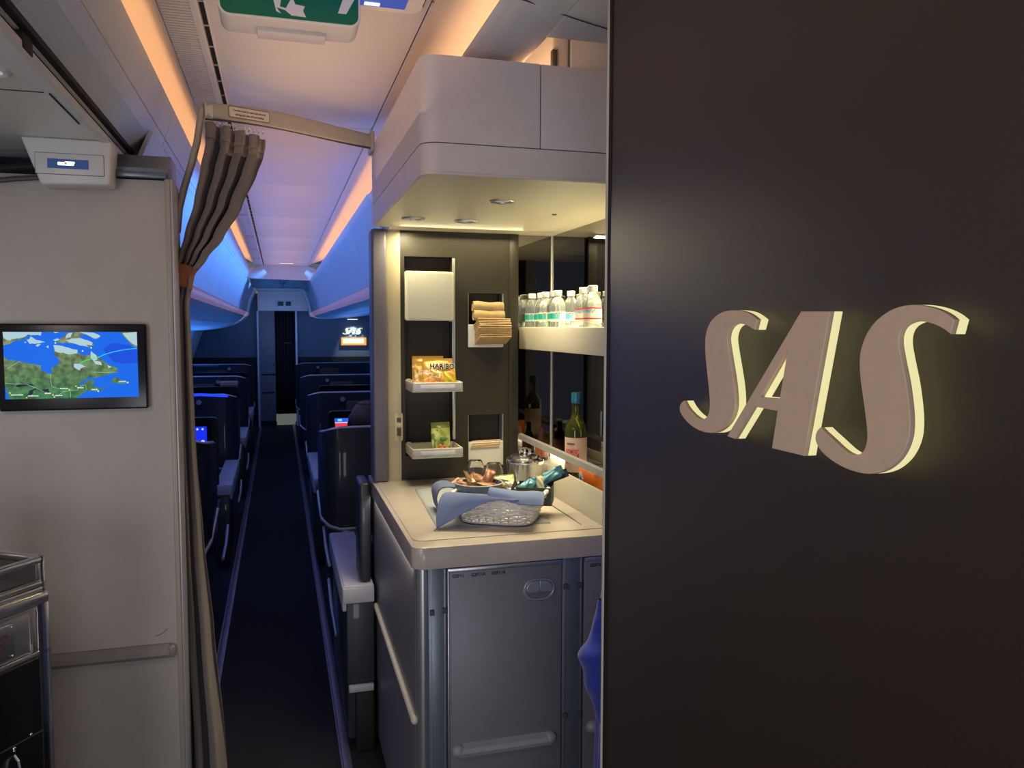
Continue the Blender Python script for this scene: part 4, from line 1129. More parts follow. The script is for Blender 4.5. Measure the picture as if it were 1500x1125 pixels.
wr = [(-.030, -.012, .060, wrapB, 'tan wrapped snack bar standing at the left of the bowl', (1.0, .3, .9)), (.0, -.02, .062, wrapB, 'tan wrapped snack bar tilted at the front of the bowl', (.8, -.5, 1.6)),
      (.022, -.01, .066, wrapA, 'brown wrapped snack bar rising at the right of the bowl', (.9, .2, -1.0)), (.035, .02, .064, wrapA, 'dark brown wrapped bar at the far right of the bowl', (.6, .3, -.4)),
      (-.005, .025, .060, wrapA, 'dark brown wrapped bar lying at the back of the bowl', (.3, .2, 1.3)), (-.015, -.03, .050, wrapC, 'cream wrapped bar low in the middle of the bowl', (.5, .1, .3)), (.045, -.025, .048, wrapA, 'brown wrapped bar low against the right rim of the bowl', (.2, .5, 1.1)), (.01, -.04, .056, wrapB, 'tan wrapped bar lying flat along the front rim of the bowl', (.25, .1, 1.5)), (.02, .035, .060, wrapA, 'dark wrapped bar low at the back right of the bowl', (.4, -.2, .9)), (-.045, .01, .05, wrapA, 'brown wrapped bar behind the left rim of the bowl', (.3, -.4, .5))]
for dx, dy, dz, mm, lab, rot in wr: wrap(BX + dx, BY + dy, BZ + dz + .006, .085, .032, mm, lab, rot, 'wrapped bars in the bowl')

# green open box with drink sachets
t = thing('sachet_box', 'dark green open card box holding blue sachets at the right of the basket', 'box', (.772, 2.405, 1.096), -.42)
mb = LMB()
w_, d_, h_ = .056, .042, .056
for a in ((-w_, w_, -d_, -d_ + .002, 0, h_), (-w_, w_, d_ - .002, d_, 0, h_ * 1.1), (-w_, -w_ + .002, -d_, d_, 0, h_), (w_ - .002, w_, -d_, d_, 0, h_), (-w_, w_, -d_, d_, 0, .002)): mb.box(*a)
mb.build('box_body', M['greenbox'], t)
mb = LMB(); mb.prism([(-w_, .0), (-w_ - .03, .02), (-w_ - .008, .075), (-w_ + .004, .052)], 'Y', .0, .002); mb.build('box_flap', M['olive'], t)
MB_ = LMB(); MB_.prism([(-.05, .05), (-.02, .078), (-.016, .05)], 'Y', d_ - .004, d_ - .002); MB_.build('box_flap', M['olive'], t)
def sachet(cx, cy, cz, rot, mm, lab, L_=.11, W_=.026):
    return wrap(cx, cy, cz, L_, W_, mm, lab, rot, 'sachets in the green box')
blu = mat('sachet_blue', (.035, .15, .21), .35, metal=.2, noise=.15); nav = mat('sachet_navy', (.015, .02, .04), .4, noise=.1); crm = mat('sachet_cream', (.55, .55, .36), .5, noise=.15)
for i, a in enumerate([(.812, 2.42, 1.175, (.75, .9, -1.2), blu, 'blue sachet leaning far out to the right of the green box'), (.800, 2.40, 1.166, (.7, .8, -1.15), blu, 'blue sachet just in front of the leaning one'), (.830, 2.425, 1.166, (.8, 1.0, -1.25), nav, 'black sachet sticking out furthest right of the green box'), (.785, 2.39, 1.155, (1.3, .1, .3), crm, 'cream pointed sachet upright in the green box'), (.745, 2.42, 1.150, (.5, .6, -1.0), blu, 'blue sachet lying low at the left of the green box')]):
    sachet(a[0], a[1], a[2], a[3], a[4], a[5], .12 if i < 3 else .07, .028)
t = thing('tea_packet', 'pale green crumpled packet between the bowl and the green box', 'packet', (.705, 2.52, 1.11))
pouch('bag', .668, .742, 1.115, 1.170, packet_mat('tea_pack', [(0, (.45, .48, .25)), (.5, (.60, .62, .42)), (.58, (.25, .30, .12))], 60, 2, 0), t, 4, .03, yaw=.2, pitch=-.3, y=2.51)
o = MB().prism([(.735, 1.10), (.722, 1.155), (.733, 1.205), (.750, 1.15)], 'Y', 2.54, 2.542).build('menu_card', M['olive']); tag(o, 'olive pointed card standing up behind the pale green packet', 'card')

# glasses, upside down tumblers
def glass(x, y, lab):
    t = thing('glass_tumbler', lab, 'glass', (x, y, ZW + .003), group='glasses behind the bowl')
    prof = [(.031, 0), (.036, .018), (.037, .035), (.033, .062), (.026, .082), (.022, .086), (0, .087), (0, .083), (.021, .082), (.031, .060), (.035, .035), (.034, .018), (.029, .0), (.031, 0)]
    LMB().lathe(prof, seg=36, close=True).build('bowl_glass', M['glass'], t, smooth=60)
    return t
glass(.716, 2.98, 'clear upturned tumbler, the left one of the pair behind the bowl')
glass(.768, 2.90, 'clear upturned tumbler, the right one of the pair behind the bowl')

# ice bucket
IX, IY = .845, 2.75
t = thing('ice_bucket', 'polished steel ice bucket with lid behind the basket', 'ice bucket', (IX, IY, ZW))
MB().lathe([(0, 0), (.062, 0), (.066, .004), (.066, .112), (.068, .114), (.068, .118), (.064, .118)], (IX, IY, ZW), 48, close=True).build('body', M['steel'], t, smooth=40)
L_ = MB().lathe([(.067, .118), (.066, .124), (.052, .130), (.048, .138), (.030, .142), (0, .143)], (IX, IY, ZW), 48).build('lid', M['steel'], t, smooth=40)
mb = MB()
for dx in (-.010, .006, .012): mb.tube([(IX - .012 + dx, IY, ZW + .14), (IX - .012 + dx, IY, ZW + .158), (IX + dx * .4, IY, ZW + .163), (IX + .008 + dx, IY, ZW + .156), (IX + .008 + dx, IY, ZW + .14)], .003, 8)
mb.build('lid_handle', M['steel'], L_)
# ------------------------------------------------------------------ SAS wall
XW = .600
mb = MB().box(XW, XW + .06, -1.0, 1.425, 0, 2.5, .001)
struct(mb.build('wall_right', M['darkwall']))
struct(MB().box(XW - .002, XW + .062, 1.425, 1.437, 0, 2.5, .003).build('trim_17', M['cream']))
struct(MB().box(XW - .001, XW + .001, 1.412, 1.4245, 0, 2.5).build('trim_18', M['blackmat']))
S1=[(0.89192,1.64793,1),(0.88662,1.66075,1),(0.89905,1.66637,0),(0.91423,1.67077,0),(0.93501,1.67313,0),(0.95649,1.67298,0),(0.97587,1.66982,0),(0.9929,1.66321,0),(1.00437,1.65424,0),(1.01173,1.64206,0),(1.01365,1.62827,0),(1.01176,1.60994,0),(1.00603,1.5857,0),(1.00033,1.56163,0),(0.99781,1.54199,0),(1.00153,1.52937,0),(1.00977,1.52295,0),(1.01767,1.52084,0),(1.03018,1.52166,0),(1.04633,1.52629,0),(1.06301,1.53425,0),(1.07335,1.54237,1),(1.08334,1.5356,0),(1.08439,1.52631,0),(1.07247,1.51708,0),(1.05222,1.50901,0),(1.02956,1.50442,0),(1.00479,1.50345,0),(0.98117,1.50643,0),(0.96148,1.51427,0),(0.94532,1.5256,0),(0.93607,1.53766,0),(0.93291,1.55241,0),(0.93647,1.57519,0),(0.94379,1.59787,0),(0.95174,1.62077,0),(0.95558,1.63523,0),(0.95269,1.64542,0),(0.94484,1.65237,0),(0.93169,1.65576,0),(0.91614,1.65486,0),(0.90342,1.65177,0)]
A=[(0.79866,1.66917,1),(0.74803,1.66823,1),(0.78623,1.50413,1),(0.84874,1.50386,1),(0.83897,1.55031,1),(0.88947,1.55133,1),(0.93262,1.50416,1),(0.95111,1.50522,1)]
AH=[(0.82169,1.6256,1),(0.8352,1.56593,1),(0.87549,1.5644,1)]
S2=[(0.58305,1.64501,1),(0.57932,1.65796,1),(0.58814,1.66331,0),(0.60094,1.66806,0),(0.61673,1.67124,0),(0.63307,1.67227,0),(0.64994,1.66998,0),(0.66588,1.66412,0),(0.68075,1.6545,0),(0.69125,1.64233,0),(0.69767,1.62769,0),(0.69901,1.61415,0),(0.69654,1.59626,0),(0.69214,1.57857,0),(0.68735,1.55882,0),(0.68428,1.54123,0),(0.68599,1.52977,0),(0.69052,1.52278,0),(0.69854,1.51883,0),(0.70858,1.51845,0),(0.72078,1.52199,0),(0.73708,1.52963,0),(0.75016,1.53561,0),(0.75897,1.5401,1),(0.76515,1.53371,0),(0.7659,1.52452,0),(0.75671,1.5148,0),(0.7397,1.50725,0),(0.71814,1.50224,0),(0.6944,1.50076,0),(0.6752,1.50301,0),(0.65705,1.50992,0),(0.64277,1.52052,0),(0.63332,1.53263,0),(0.6278,1.54645,0),(0.62685,1.5612,0),(0.62904,1.57767,0),(0.63367,1.59818,0),(0.64031,1.61877,0),(0.64481,1.63503,0),(0.64414,1.64492,0),(0.63907,1.65184,0),(0.62951,1.65575,0),(0.61869,1.6567,0),(0.60542,1.65461,0),(0.59246,1.65024,0)]

t = thing('airline_lettering', 'SAS in raised rose-beige metal letters with glowing edges on the dark wall', 'lettering', (XW, .83, 1.5))
# 2D (a=-Y , b=Z) so the outline reads correctly from the aisle
def letter(name, loops):
    L2 = [[(-y, z) for y, z in dense(l, 6)] for l in loops]
    # matrix: local x -> -Y, local y -> Z, local z -> -X
    Mx = Matrix(((0, 0, -1, 0), (-1, 0, 0, 0), (0, 1, 0, 0), (0, 0, 0, 1)))
    me = curve_mesh(L2, .0025, .0009)
    o = add_mesh(name, me, M['gold'], t, Matrix.Translation((.5785, 0, 0)) @ Mx)
    L3 = L2
    me = curve_mesh(L3, .0050, .0006)
    me.transform(Matrix.Identity(4))
    h = add_mesh('lit_edge', me, M['halo'], None, Matrix.Translation((.5865, 0, 0)) @ Mx)
    h.parent = o; h.data.transform(Matrix.Translation(-Vector(t.location)))
    return o
letter('letter_s', [S1]); letter('letter_a', [A, AH]); letter('letter_s', [S2])

# ------------------------------------------------------------------ blue garment behind the dark wall edge
t = thing('blue_garment', 'royal blue cloth garment bulging out from behind the dark wall edge', 'garment', (.80, 1.93, .8))
def garm(u, v):
    z = .93 - v * .36
    w = [(0, .008), (.12, .020), (.22, .026), (.30, .040), (.37, .056), (.44, .062), (.52, .060), (.62, .050), (.78, .030), (.92, .014), (1, .004)]
    for (a, ra), (b, rb) in zip(w, w[1:]):
        if a <= v <= b: r = ra + (rb - ra) * (v - a) / (b - a)
    a = u * 2 * PI
    fold = .004 * math.sin(v * 26 + a) * (r / .05)
    return (.812 + .01 * v + (r + fold) * math.cos(a) * 1.0, 1.95 + (r + fold) * .9 * math.sin(a), z + .006 * math.cos(a) * math.sin(v * PI * 3))
MB().grid(garm, 36, 50, 0, closeu=True).build('sleeve', M['garment'], t, smooth=180)
def coat(u, v):
    a = u * 2 * PI; z = 1.16 - v * .74
    w_ = (.05 + .11 * min(1, v * 3.2)) * (1 + .12 * v); d_ = .035 + .025 * min(1, v * 3)
    f_ = .010 * math.sin(a * 7 + v * 2) * v
    return (.985 + (w_ + f_) * math.cos(a), 1.97 + (d_ + f_) * math.sin(a), z)
MB().grid(coat, 60, 30, 0, closeu=True).build('body', M['garment'], t, smooth=180)

# ------------------------------------------------------------------ overhead bins
BP = [(-.360, 2.232), (-.395, 2.15), (-.430, 2.05), (-.455, 1.95), (-.466, 1.88)]
STRIP = [(-.466, 1.88), (-.474, 1.850), (-.492, 1.825)]
UND = [(-.492, 1.825), (-.535, 1.775), (-.62, 1.715)]
UND2 = [(-.62, 1.712), (-.75, 1.660), (-.95, 1.620), (-1.22, 1.600)]
def sheet(prof, y0, y1, th=.01, mx=False, n=3):
    pr = [(-a, b) for a, b in prof] if mx else prof
    k_ = len(pr) - 1
    def fn(u, v):
        x = u * k_; k = min(int(x), k_ - 1); f = x - k
        a = pr[max(k - 1, 0)]; b = pr[k]; c = pr[k + 1]; d = pr[min(k + 2, k_)]
        q = [.5 * (2 * b[i] + (c[i] - a[i]) * f + (2 * a[i] - 5 * b[i] + 4 * c[i] - d[i]) * f * f + (3 * b[i] - a[i] - 3 * c[i] + d[i]) * f ** 3) for i in (0, 1)]
        return (q[0], y0 + (y1 - y0) * v, q[1])
    return MB().grid(fn, k_ * 3, 1, th)
def make_bin(y0, ln, mx, lab, grp, dx=0):
    s = -1 if not mx else 1
    t = thing('overhead_bin', lab, 'overhead bin', (-.8 if not mx else .9, y0 + ln / 2, 1.6), group=grp)
    sh = lambda pr: [(a - dx, b) for a, b in pr]
    sheet(sh(BP), y0 + .003, y0 + ln - .003, .012, mx).build('door', M['bin'], t, smooth=60)
    sheet(sh(STRIP), y0, y0 + ln, .006, mx).build('light_band', mat('band_pink', (.62, .50, .56), .4, emit=(.75, .42, .62), estr=.16) if 'band' not in M else M['band'], t, smooth=60)
    UND_ = UND if not mx else [(-.492, 1.825), (-.56, 1.80), (-.66, 1.795)]
    UND2_ = UND2 if not mx else [(-.66, 1.792), (-.85, 1.80), (-1.05, 1.82), (-1.35, 1.85)]
    sheet(sh(UND_), y0 + .002, y0 + ln - .002, .008, mx).build('underside', M['bin'], t, smooth=60)
    sheet(sh(UND2_), y0 + .002, y0 + ln - .002, .008, mx).build('service_panel', M['bin'], t, smooth=60)
    x = (-.478 - dx) * (1 if not mx else -1)
    yl = y0 + ln * .5
    sx = -1 if not mx else 1
    MB().tube([(sx * (.452 + dx), yl - .01, 1.935), (sx * (.466 + dx), yl + .02, 1.885)], .005, 6).build('latch', M['greyd'], t)
    return t
M['band'] = mat('band_pink', (.62, .50, .56), .4, emit=(.75, .42, .62), estr=.16)
ys = [2.64 + i * 1.03 for i in range(11)]
ordn = ['nearest the curtain', 'second from the curtain', 'third from the curtain', 'fourth from the curtain', 'fifth from the curtain', 'sixth from the curtain', 'seventh from the curtain', 'eighth from the curtain', 'ninth from the curtain', 'tenth from the curtain', 'furthest away against the bulkhead']
for i, y in enumerate(ys):
    make_bin(y, 1.026, False, 'blue-lit curved overhead bin on the left, ' + ordn[i], 'overhead bins along the left of the aisle')
ordr = ['nearest the bar', 'second from the bar', 'third from the bar', 'fourth from the bar', 'fifth from the bar', 'sixth from the bar', 'seventh from the bar', 'eighth from the bar', 'ninth from the bar', 'furthest away against the bulkhead']
for i in range(10):
    make_bin(3.60 + i * 1.035, 1.03, True, 'blue-lit curved overhead bin on the right, ' + ordr[i], 'overhead bins along the right of the aisle', .03)

# ------------------------------------------------------------------ far bulkhead
YB = 14.0
bw = mat('bulkhead_blue', (.10, .13, .19), .6, noise=.05); 
m = MB().box(-2.2, -.325, YB, YB + .05, 1.15, 2.2).box(.30, 2.4, YB, YB + .05, 1.15, 2.2)
struct(m.build('wall_back', bw))
m = MB().box(-2.2, -.325, YB - .01, YB + .05, 0, 1.15).box(.30, 2.4, YB - .01, YB + .05, 0, 1.15)
struct(m.build('wall_back_lower', M['blackmat']))
struct(MB().box(-.345, -.31, YB - .12, YB + .05, 0, 1.92, .01).box(.265, .30, YB - .12, YB + .05, 0, 1.92, .01).build('trim_19', mat('post_white', (.55, .62, .75), .4)))
struct(MB().box(-.31, .60, YB - .15, YB + .05, 1.915, 2.25, .01).build('wall_header', M['lilac']))
t = thing('monument_locker', 'tall narrow grey locker beside the dark curtain at the far end of the aisle', 'locker', (-.18, YB - .1, 0))
MB().box(-.305, -.06, YB - .14, YB + .05, 0.1, 1.91, .004).build('body', mat('locker_grey', (.16, .15, .18), .5), t)
MB().box(-.285, -.07, YB - .146, YB - .14, .86, .88).box(-.285, -.07, YB - .146, YB - .14, .56, .58).build('gap_line', M['blackmat'], t)
MB().box(-.095, -.080, YB - .155, YB - .14, 1.02, 1.06, .003).build('knob', M['greyd'], t)
MB().box(-.305, -.06, YB - .13, YB + .05, 0.0, .1).build('plinth', M['blackmat'], t)
t = thing('doorway_curtain', 'dark closed curtain filling the doorway at the far end of the aisle', 'curtain', (.1, YB, .15))
MB().grid(lambda u, v: (-.06 + .325 * u, YB - .02 + .022 * math.sin(u * 2 * PI * 6), .20 + v * 1.72), 60, 2, .004).build('drape', mat('curtain_dark', (.012, .009, .013), .9, noise=.1), t, smooth=180)
MB().box(.08, .20, YB - .06, YB - .045, 1.375, 1.395, .004).build('red_tie', mat('tie_red', (.30, .01, .03), .6), t)
o = MB().box(-.05, .25, YB + .1, YB + .12, .0, .2).build('door_sill_light', emis('sill', (.42, .45, .38), .25)); struct(o); o.name = 'trim_20'
t = thing('far_exit_sign', 'small unlit dark green double sign above the far dark curtain', 'exit sign', (.1, YB - .16, 2.0))
MB().box(-.03, .24, YB - .165, YB - .15, 1.985, 2.085, .004).build('housing', M['lilac'], t)
MB().box(-.005, .085, YB - .17, YB - .164, 2.0, 2.07).box(.12, .205, YB - .17, YB - .164, 2.0, 2.07).build('green_panel', mat('dull_green', (.003, .05, .035), .4), t)
# far logo and lit sign
LL = em('far_white', (.85, 1, .85), 1.3)
t = thing('far_lettering', 'small glowing SAS lettering on the far right bulkhead wall', 'lettering', (1.2, YB, 1.6))
def small_letter(name, loops, x0, z0, s):
    L2 = [[(-y, z) for y, z in dense(l, 3)] for l in loops]
    me = curve_mesh(L2, .01 / s, 0)
    return add_mesh(name, me, LL, t, Matrix.Translation((x0, YB - .015, z0)) @ Matrix.Rotation(PI / 2, 4, 'X') @ Matrix.Scale(s, 4) @ Matrix.Translation((.83, -1.587, 0)))
for nm, lp in (('letter_s', [S1]), ('letter_a', [A, AH]), ('letter_s', [S2])): small_letter(nm, lp, 1.215, 1.585, .66)
t = thing('illuminated_sign', 'glowing cream strip sign with amber edge under the far lettering', 'sign', (1.2, YB, 1.35))
MB().box(1.02, 1.44, YB - .03, YB, 1.345, 1.475, .004).build('frame', em('amber', (.9, .42, .08), 1.1), t)
MB().box(1.045, 1.40, YB - .034, YB - .028, 1.375, 1.46).build('face', em('sign_cream', (1, .88, .6), 1.5), t)
# picture light above
t = thing('wall_spotlight', 'small bright lamp cluster in the panel above the far lettering', 'lamp', (1.2, YB - .25, 1.95))
MB().box(1.10, 1.30, YB - .22, YB - .12, 1.785, 1.81, .01).build('housing', M['bin'], t)
MB().box(1.12, 1.28, YB - .20, YB - .14, 1.778, 1.785).build('lens', em('spot_cream', (1, 1, .8), 2), t)

# ------------------------------------------------------------------ seats
def suite_shell(Y, s, lab, xe, ztop, zb_, grp, width=1.0, hook=True):
    """s=+1: seat right of the aisle, s=-1: left; the shell's back faces the camera"""
    t = thing('cabin_seat', lab, 'seat', (s * (xe + .4), Y + .3, 0), group=grp)
    X = lambda x: s * x
    r = .09
    def path(n=10, inset=0.0):
        pts = [(xe + inset + .01, Y + .62)]
        for k in range(n + 1):
            a = PI + PI / 2 * k / n
            pts.append((xe + inset + r + r * math.cos(a), Y + r + inset + r * math.sin(a)))
        pts.append((xe + width, Y + inset)); return pts
    P_ = path(); top = []
    nP = len(P_)
    def zt(i):
        x, y = P_[i]
        return ztop - (.07 * max(0, (Y + r - y) * -1 / .5) if i == 0 else 0) - .03 * max(0, 1 - (x - xe) / .12) ** 2
    def fn(u, v):
        x_ = u * (nP - 1); k = min(int(x_), nP - 2); f = x_ - k
        x = P_[k][0] + (P_[k + 1][0] - P_[k][0]) * f; y = P_[k][1] + (P_[k + 1][1] - P_[k][1]) * f
        z1 = zt(k) + (zt(k + 1) - zt(k)) * f
        lean = .05 * v
        return (X(x), y + lean * .4, zb_ + (z1 - zb_) * v)
    MB().grid(fn, (nP - 1) * 2, 4, .02).build('shell', M['seat'], t, smooth=60)
    rim = []
    for i in range(0, nP):
        rim.append((X(P_[i][0]), P_[i][1] + .02, zt(i)))
    mb = MB(); mb.tube(rim, .011, 8); mb.build('rim', M['srim'], t, smooth=60)
    # lower trim line curling under the shell
    lo = [(X(xe - .015), Y + .55, .62), (X(xe - .02), Y + .2, .60), (X(xe - .015), Y + .05, .56), (X(xe + .02), Y - .01, zb_ + .0), (X(xe + .08), Y - .02, zb_ - .02), (X(xe + .22), Y - .01, zb_ - .02)]
    mb = MB(); mb.tube(lo, .010, 8); mb.build('lower_trim', M['srim'], t, smooth=60)
    # base body under the shell
    mb = MB().box(min(X(xe + .03), X(xe + width)), max(X(xe + .03), X(xe + width)), Y + .06, Y + .75, .04, zb_, .02); mb.build('base', M['seat'], t)
    # armrest / console light topped
    mb = MB().box(min(X(xe - .01), X(xe + .12)), max(X(xe - .01), X(xe + .12)), Y + .60, Y + .93, .56, .60, .01); mb.build('armrest', M['seatfab'], t)
    mb = MB().box(min(X(xe + .12), X(xe + .65)), max(X(xe + .12), X(xe + .65)), Y + .12, Y + .26, .5, ztop - .06, .05, 4); mb.build('backrest', M['seatfab'], t)
    mb = MB().box(min(X(xe + .12), X(xe + .65)), max(X(xe + .12), X(xe + .65)), Y + .24, Y + .85, .35, .48, .05, 4); mb.build('cushion', M['seatfab'], t)
    if hook:
        hx = X(xe + .27)
        MB().cyl((hx, Y - .012, ztop - .055), .020, .014, 20, 'Y', bev=.003).build('coat_hook', M['srim'], t)
        MB().box(min(X(xe + .30), X(xe + .55)), max(X(xe + .30), X(xe + .55)), Y - .006, Y + .02, ztop - .21, ztop - .07, .006).build('leather_pad', M['brown'], t)
        MB().box(min(X(xe + .24), X(xe + .29)), max(X(xe + .24), X(xe + .29)), Y - .004, Y + .02, ztop - .26, ztop - .03, .006).build('pad_border', M['blackmat'], t)
        mb = MB().tube([(X(xe + .31), Y - .015, ztop - .225), (X(xe + .45), Y - .02, ztop - .20), (X(xe + .62), Y - .015, ztop - .185)], .010, 8); mb.build('grab_bar', M['srim'], t)
    return t
def monitor_unit(Y, s, xe, z0, z1, lab, scr, con=True, w=.6):
    X = lambda x: s * x
    t = thing('seat_monitor_unit', lab, 'seat monitor', (s * (xe + .3), Y, 0))
    me = curve_mesh([rrect(w, z1 - z0, .03)], .018, .003)
    add_mesh('screen_housing', me, M['black'], t, facing_cam(X(xe + w / 2), Y, (z0 + z1) / 2))
    if scr:
        x0, x1, a, b, col = scr
        MB().box(min(X(x0), X(x1)), max(X(x0), X(x1)), Y - .024, Y - .019, a, b).build('screen', col, t)
    return t
def console(Y0, Y1, s, x0, x1, z, lab, lean=.03):
    X = lambda x: s * x
    t = thing('side_console', lab, 'console', (s * (x0 + x1) / 2, (Y0 + Y1) / 2, 0))
    a, b = min(X(x0), X(x1)), max(X(x0), X(x1))
    ed = X(x0)
    mb = MB().box(a, b, Y0, Y1, z - .03, z, .008, 3); mb.build('top', M['console'], t)
    mb = MB().box(min(X(x0 - .004), X(x0 + .012)), max(X(x0 - .004), X(x0 + .012)), Y0, Y1, z - .10, z - .005, .004); mb.build('side_lip', M['console'], t)
    mb = MB().box(min(X(x0 - .002), X(x1)), max(X(x0 - .002), X(x1)), Y0 - .004, Y0 + .01, z - .07, z - .01, .004); mb.build('front_lip', M['console'], t)
    mb = MB().box(min(X(x0 + .012), X(x1)), max(X(x0 + .012), X(x1)), Y0 + .01, Y1 - .005, .04, z - .03, .006); mb.build('cabinet', M['seat'], t)
    return t
sb = em('seatscreen_blue', (.01, .03, .9), 1.0)
# right of the aisle
G = 'seats right of the aisle'
suite_shell(4.60, 1, 'nearest dark seat shell right of the aisle with pale rim, beside the bar', .235, 1.083, .53, G, 1.1, hook=False)
suite_shell(6.85, 1, 'second seat shell right of the aisle, with coat hook and brown leather pad', .235, 1.105, .52, G, 1.1)
suite_shell(9.10, 1, 'third seat shell right of the aisle, counted from the bar', .235, 1.120, .53, G, 1.1)
suite_shell(11.3, 1, 'furthest seat shell right of the aisle in front of the lit sign', .235, 1.16, .53, G, 1.1)
mu = monitor_unit(5.95, 1, .335, .72, 1.045, 'black seat monitor right of the aisle with a small blue and red picture', None, w=.75)
MB().box(.378, .475, 5.922, 5.928, .966, .992, .001).build('screen', em('pic_blue', (.02, .12, .85), 1.1), mu)
MB().box(.40, .43, 5.920, 5.923, .970, .988, .001).build('screen_highlight', em('pic_cyan', (.25, .6, 1), 1.1), mu)
MB().box(.380, .470, 5.922, 5.928, .957, .964).build('screen_band', em('pic_white', (.6, .6, .9), 1.0), mu)
MB().box(.382, .468, 5.922, 5.928, .875, .956).build('screen_lower', em('pic_red', (.9, .05, .09), 1.0), mu)
monitor_unit(7.95, 1, .36, .72, 1.09, 'black seat monitor between the second and third seats right of the aisle', None, w=.7)
console(5.6, 6.80, 1, .215, .33, .62, 'pale side console right of the aisle behind the nearest seat')
con1 = console(3.10, 3.95, 1, .222, .34, .655, 'large pale side console in the foreground beside the bar counter')
t = thing('seat_partition', 'dark upright seat partition squeezed between bar counter and pale console', 'partition', (.315, 3.4, 0))
MB().box(.288, .332, 3.12, 3.30, .657, 1.05, .014, 4).build('panel', M['seat'], t)
MB().box(.238, .334, 3.085, 3.105, .235, .262, .004).build('pale_strip', M['console'], con1)
MB().box(.262, .334, 3.07, 3.10, .0, .235, .01).build('foot', M['blackmat'], con1)
# left of the aisle
G = 'seats left of the aisle'
suite_shell(4.25, -1, 'nearest dark seat back left of the aisle beside the curtain', .365, 1.085, .50, G, .75, hook=False)
suite_shell(6.85, -1, 'second seat shell left of the aisle, blue-lit with coat hook and brown pad', .350, 1.105, .53, G, .85)
suite_shell(8.95, -1, 'third seat shell left of the aisle, counted from the curtain', .350, 1.130, .53, G, .85)
suite_shell(11.0, -1, 'furthest seat shell left of the aisle before the bulkhead', .350, 1.165, .53, G, .85)
mu = monitor_unit(5.75, -1, .405, .56, 1.045, 'black seat monitor left of the aisle with a bright blue menu screen', (.475, .75, .70, .985, sb), w=.62)
mb = MB()
for k in range(7): mb.ball((-.50 - k * .033, 5.724, .968), .0075, (1, .3, 1), 10)
mb.box(-.70, -.63, 5.722, 5.726, .935, .950, .002).box(-.68, -.61, 5.722, 5.726, .905, .912, .002).ball((-.50, 5.724, .885), .010, (1.3, .3, 1), 10)
mb.build('menu_icons', em('icon_white', (.35, .6, 1), 1.2), mu)
mu = monitor_unit(7.9, -1, .36, .56, 1.10, 'black seat monitor left of the aisle behind the second seat with blue top edge', None, w=.62)
monitor_unit(10.0, -1, .36, .6, 1.12, 'black seat monitor left of the aisle behind the third seat', None, w=.62)
o = MB().tube([(-.40, 6.83, 1.098), (-.60, 6.83, 1.112), (-.80, 6.83, 1.108)], .011, 8, flat=(.7, 1)).build('light_bar', em('blue_bar', (.02, .06, 1), 1.1)); tag(o, 'glowing blue bar along the top of the second left seat shell', 'light')
console(5.72, 6.80, -1, .325, .43, .585, 'pale side console left of the aisle in front of the second seat shell')
console(8.05, 8.9, -1, .325, .43, .60, 'pale side console left of the aisle in front of the third seat shell')
console(10.2, 10.95, -1, .325, .43, .62, 'small pale side console left of the aisle nearest the bulkhead')
# pale brown pads on the upper shells
t = thing('headrest_pad', 'peach folded pad lying on the third left seat shell', 'pad', (-.55, 8.93, 1.07))
MB().box(-.60, -.42, 8.90, 8.945, 1.035, 1.085, .012, 3).build('pad', mat('peach', (.55, .36, .30), .7), t)
# seat foot strips along the aisle
i = 0
for (s, x, y, z, l, lab) in ((-1, .335, 4.9, .30, .5, 'first'), (-1, .325, 6.6, .28, .5, 'second'), (-1, .325, 8.3, .25, .5, 'third'), (1, .232, 4.2, .42, .5, 'first'), (1, .236, 3.75, .22, .6, 'lowest'), (1, .236, 6.4, .3, .5, 'second')):
    o = MB().tube([(s * x, y, z), (s * (x - .004), y + l * .5, z + .03), (s * x, y + l, z + .08)], .009, 8).build('foot_trim', M['srim'])
    tag(o, '%s thin pale trim strip low on the seat bases %s of the aisle' % (lab, 'left' if s < 0 else 'right'), 'trim strip')

# passenger in the near right seat
t = thing('person', 'passenger with brown hair leaning in the nearest seat right of the aisle', 'person', (.51, 5.0, .45))
def skin_obj(name, verts, edges, rad, mm, parent, sub=2):
    me = bpy.data.meshes.new(name); me.from_pydata(verts, edges, []); o = bpy.data.objects.new(name, me); C.objects.link(o)
    mo = o.modifiers.new('skin', 'SKIN'); sv = me.skin_vertices[0].data
    for v, r_ in zip(sv, rad): v.radius = (r_, r_) if not isinstance(r_, tuple) else r_
    sv[0].use_root = True
    s_ = o.modifiers.new('sub', 'SUBSURF'); s_.levels = sub; s_.render_levels = sub
    dg = bpy.context.evaluated_depsgraph_get(); dg.update(); m2_ = bpy.data.meshes.new_from_object(o.evaluated_get(dg))
    bpy.data.objects.remove(o); m2_.name = name
    o = bpy.data.objects.new(name, m2_); C.objects.link(o); m2_.materials.clear(); m2_.materials.append(mm)
    for p in m2_.polygons: p.use_smooth = True
    o.parent = parent; m2_.transform(Matrix.Translation(-Vector(parent.location)))
    return o
DXP = -.10
V = [(.66, 5.02, .56), (.66, 5.0, .75), (.66, 4.98, .92), (.655, 4.99, 1.0), (.63, 5.0, 1.06), (.61, 5.01, 1.12),
     (.52, 5.0, .90), (.47, 5.05, .70), (.55, 5.25, .68), (.80, 5.0, .90), (.84, 5.05, .70), (.76, 5.25, .68),
     (.57, 5.1, .52), (.56, 5.5, .52), (.56, 5.55, .12), (.75, 5.1, .52), (.76, 5.5, .52), (.76, 5.55, .12)]
E_ = [(0, 1), (1, 2), (2, 3), (3, 4), (4, 5), (2, 6), (6, 7), (7, 8), (2, 9), (9, 10), (10, 11), (0, 12), (12, 13), (13, 14), (0, 15), (15, 16), (16, 17)]
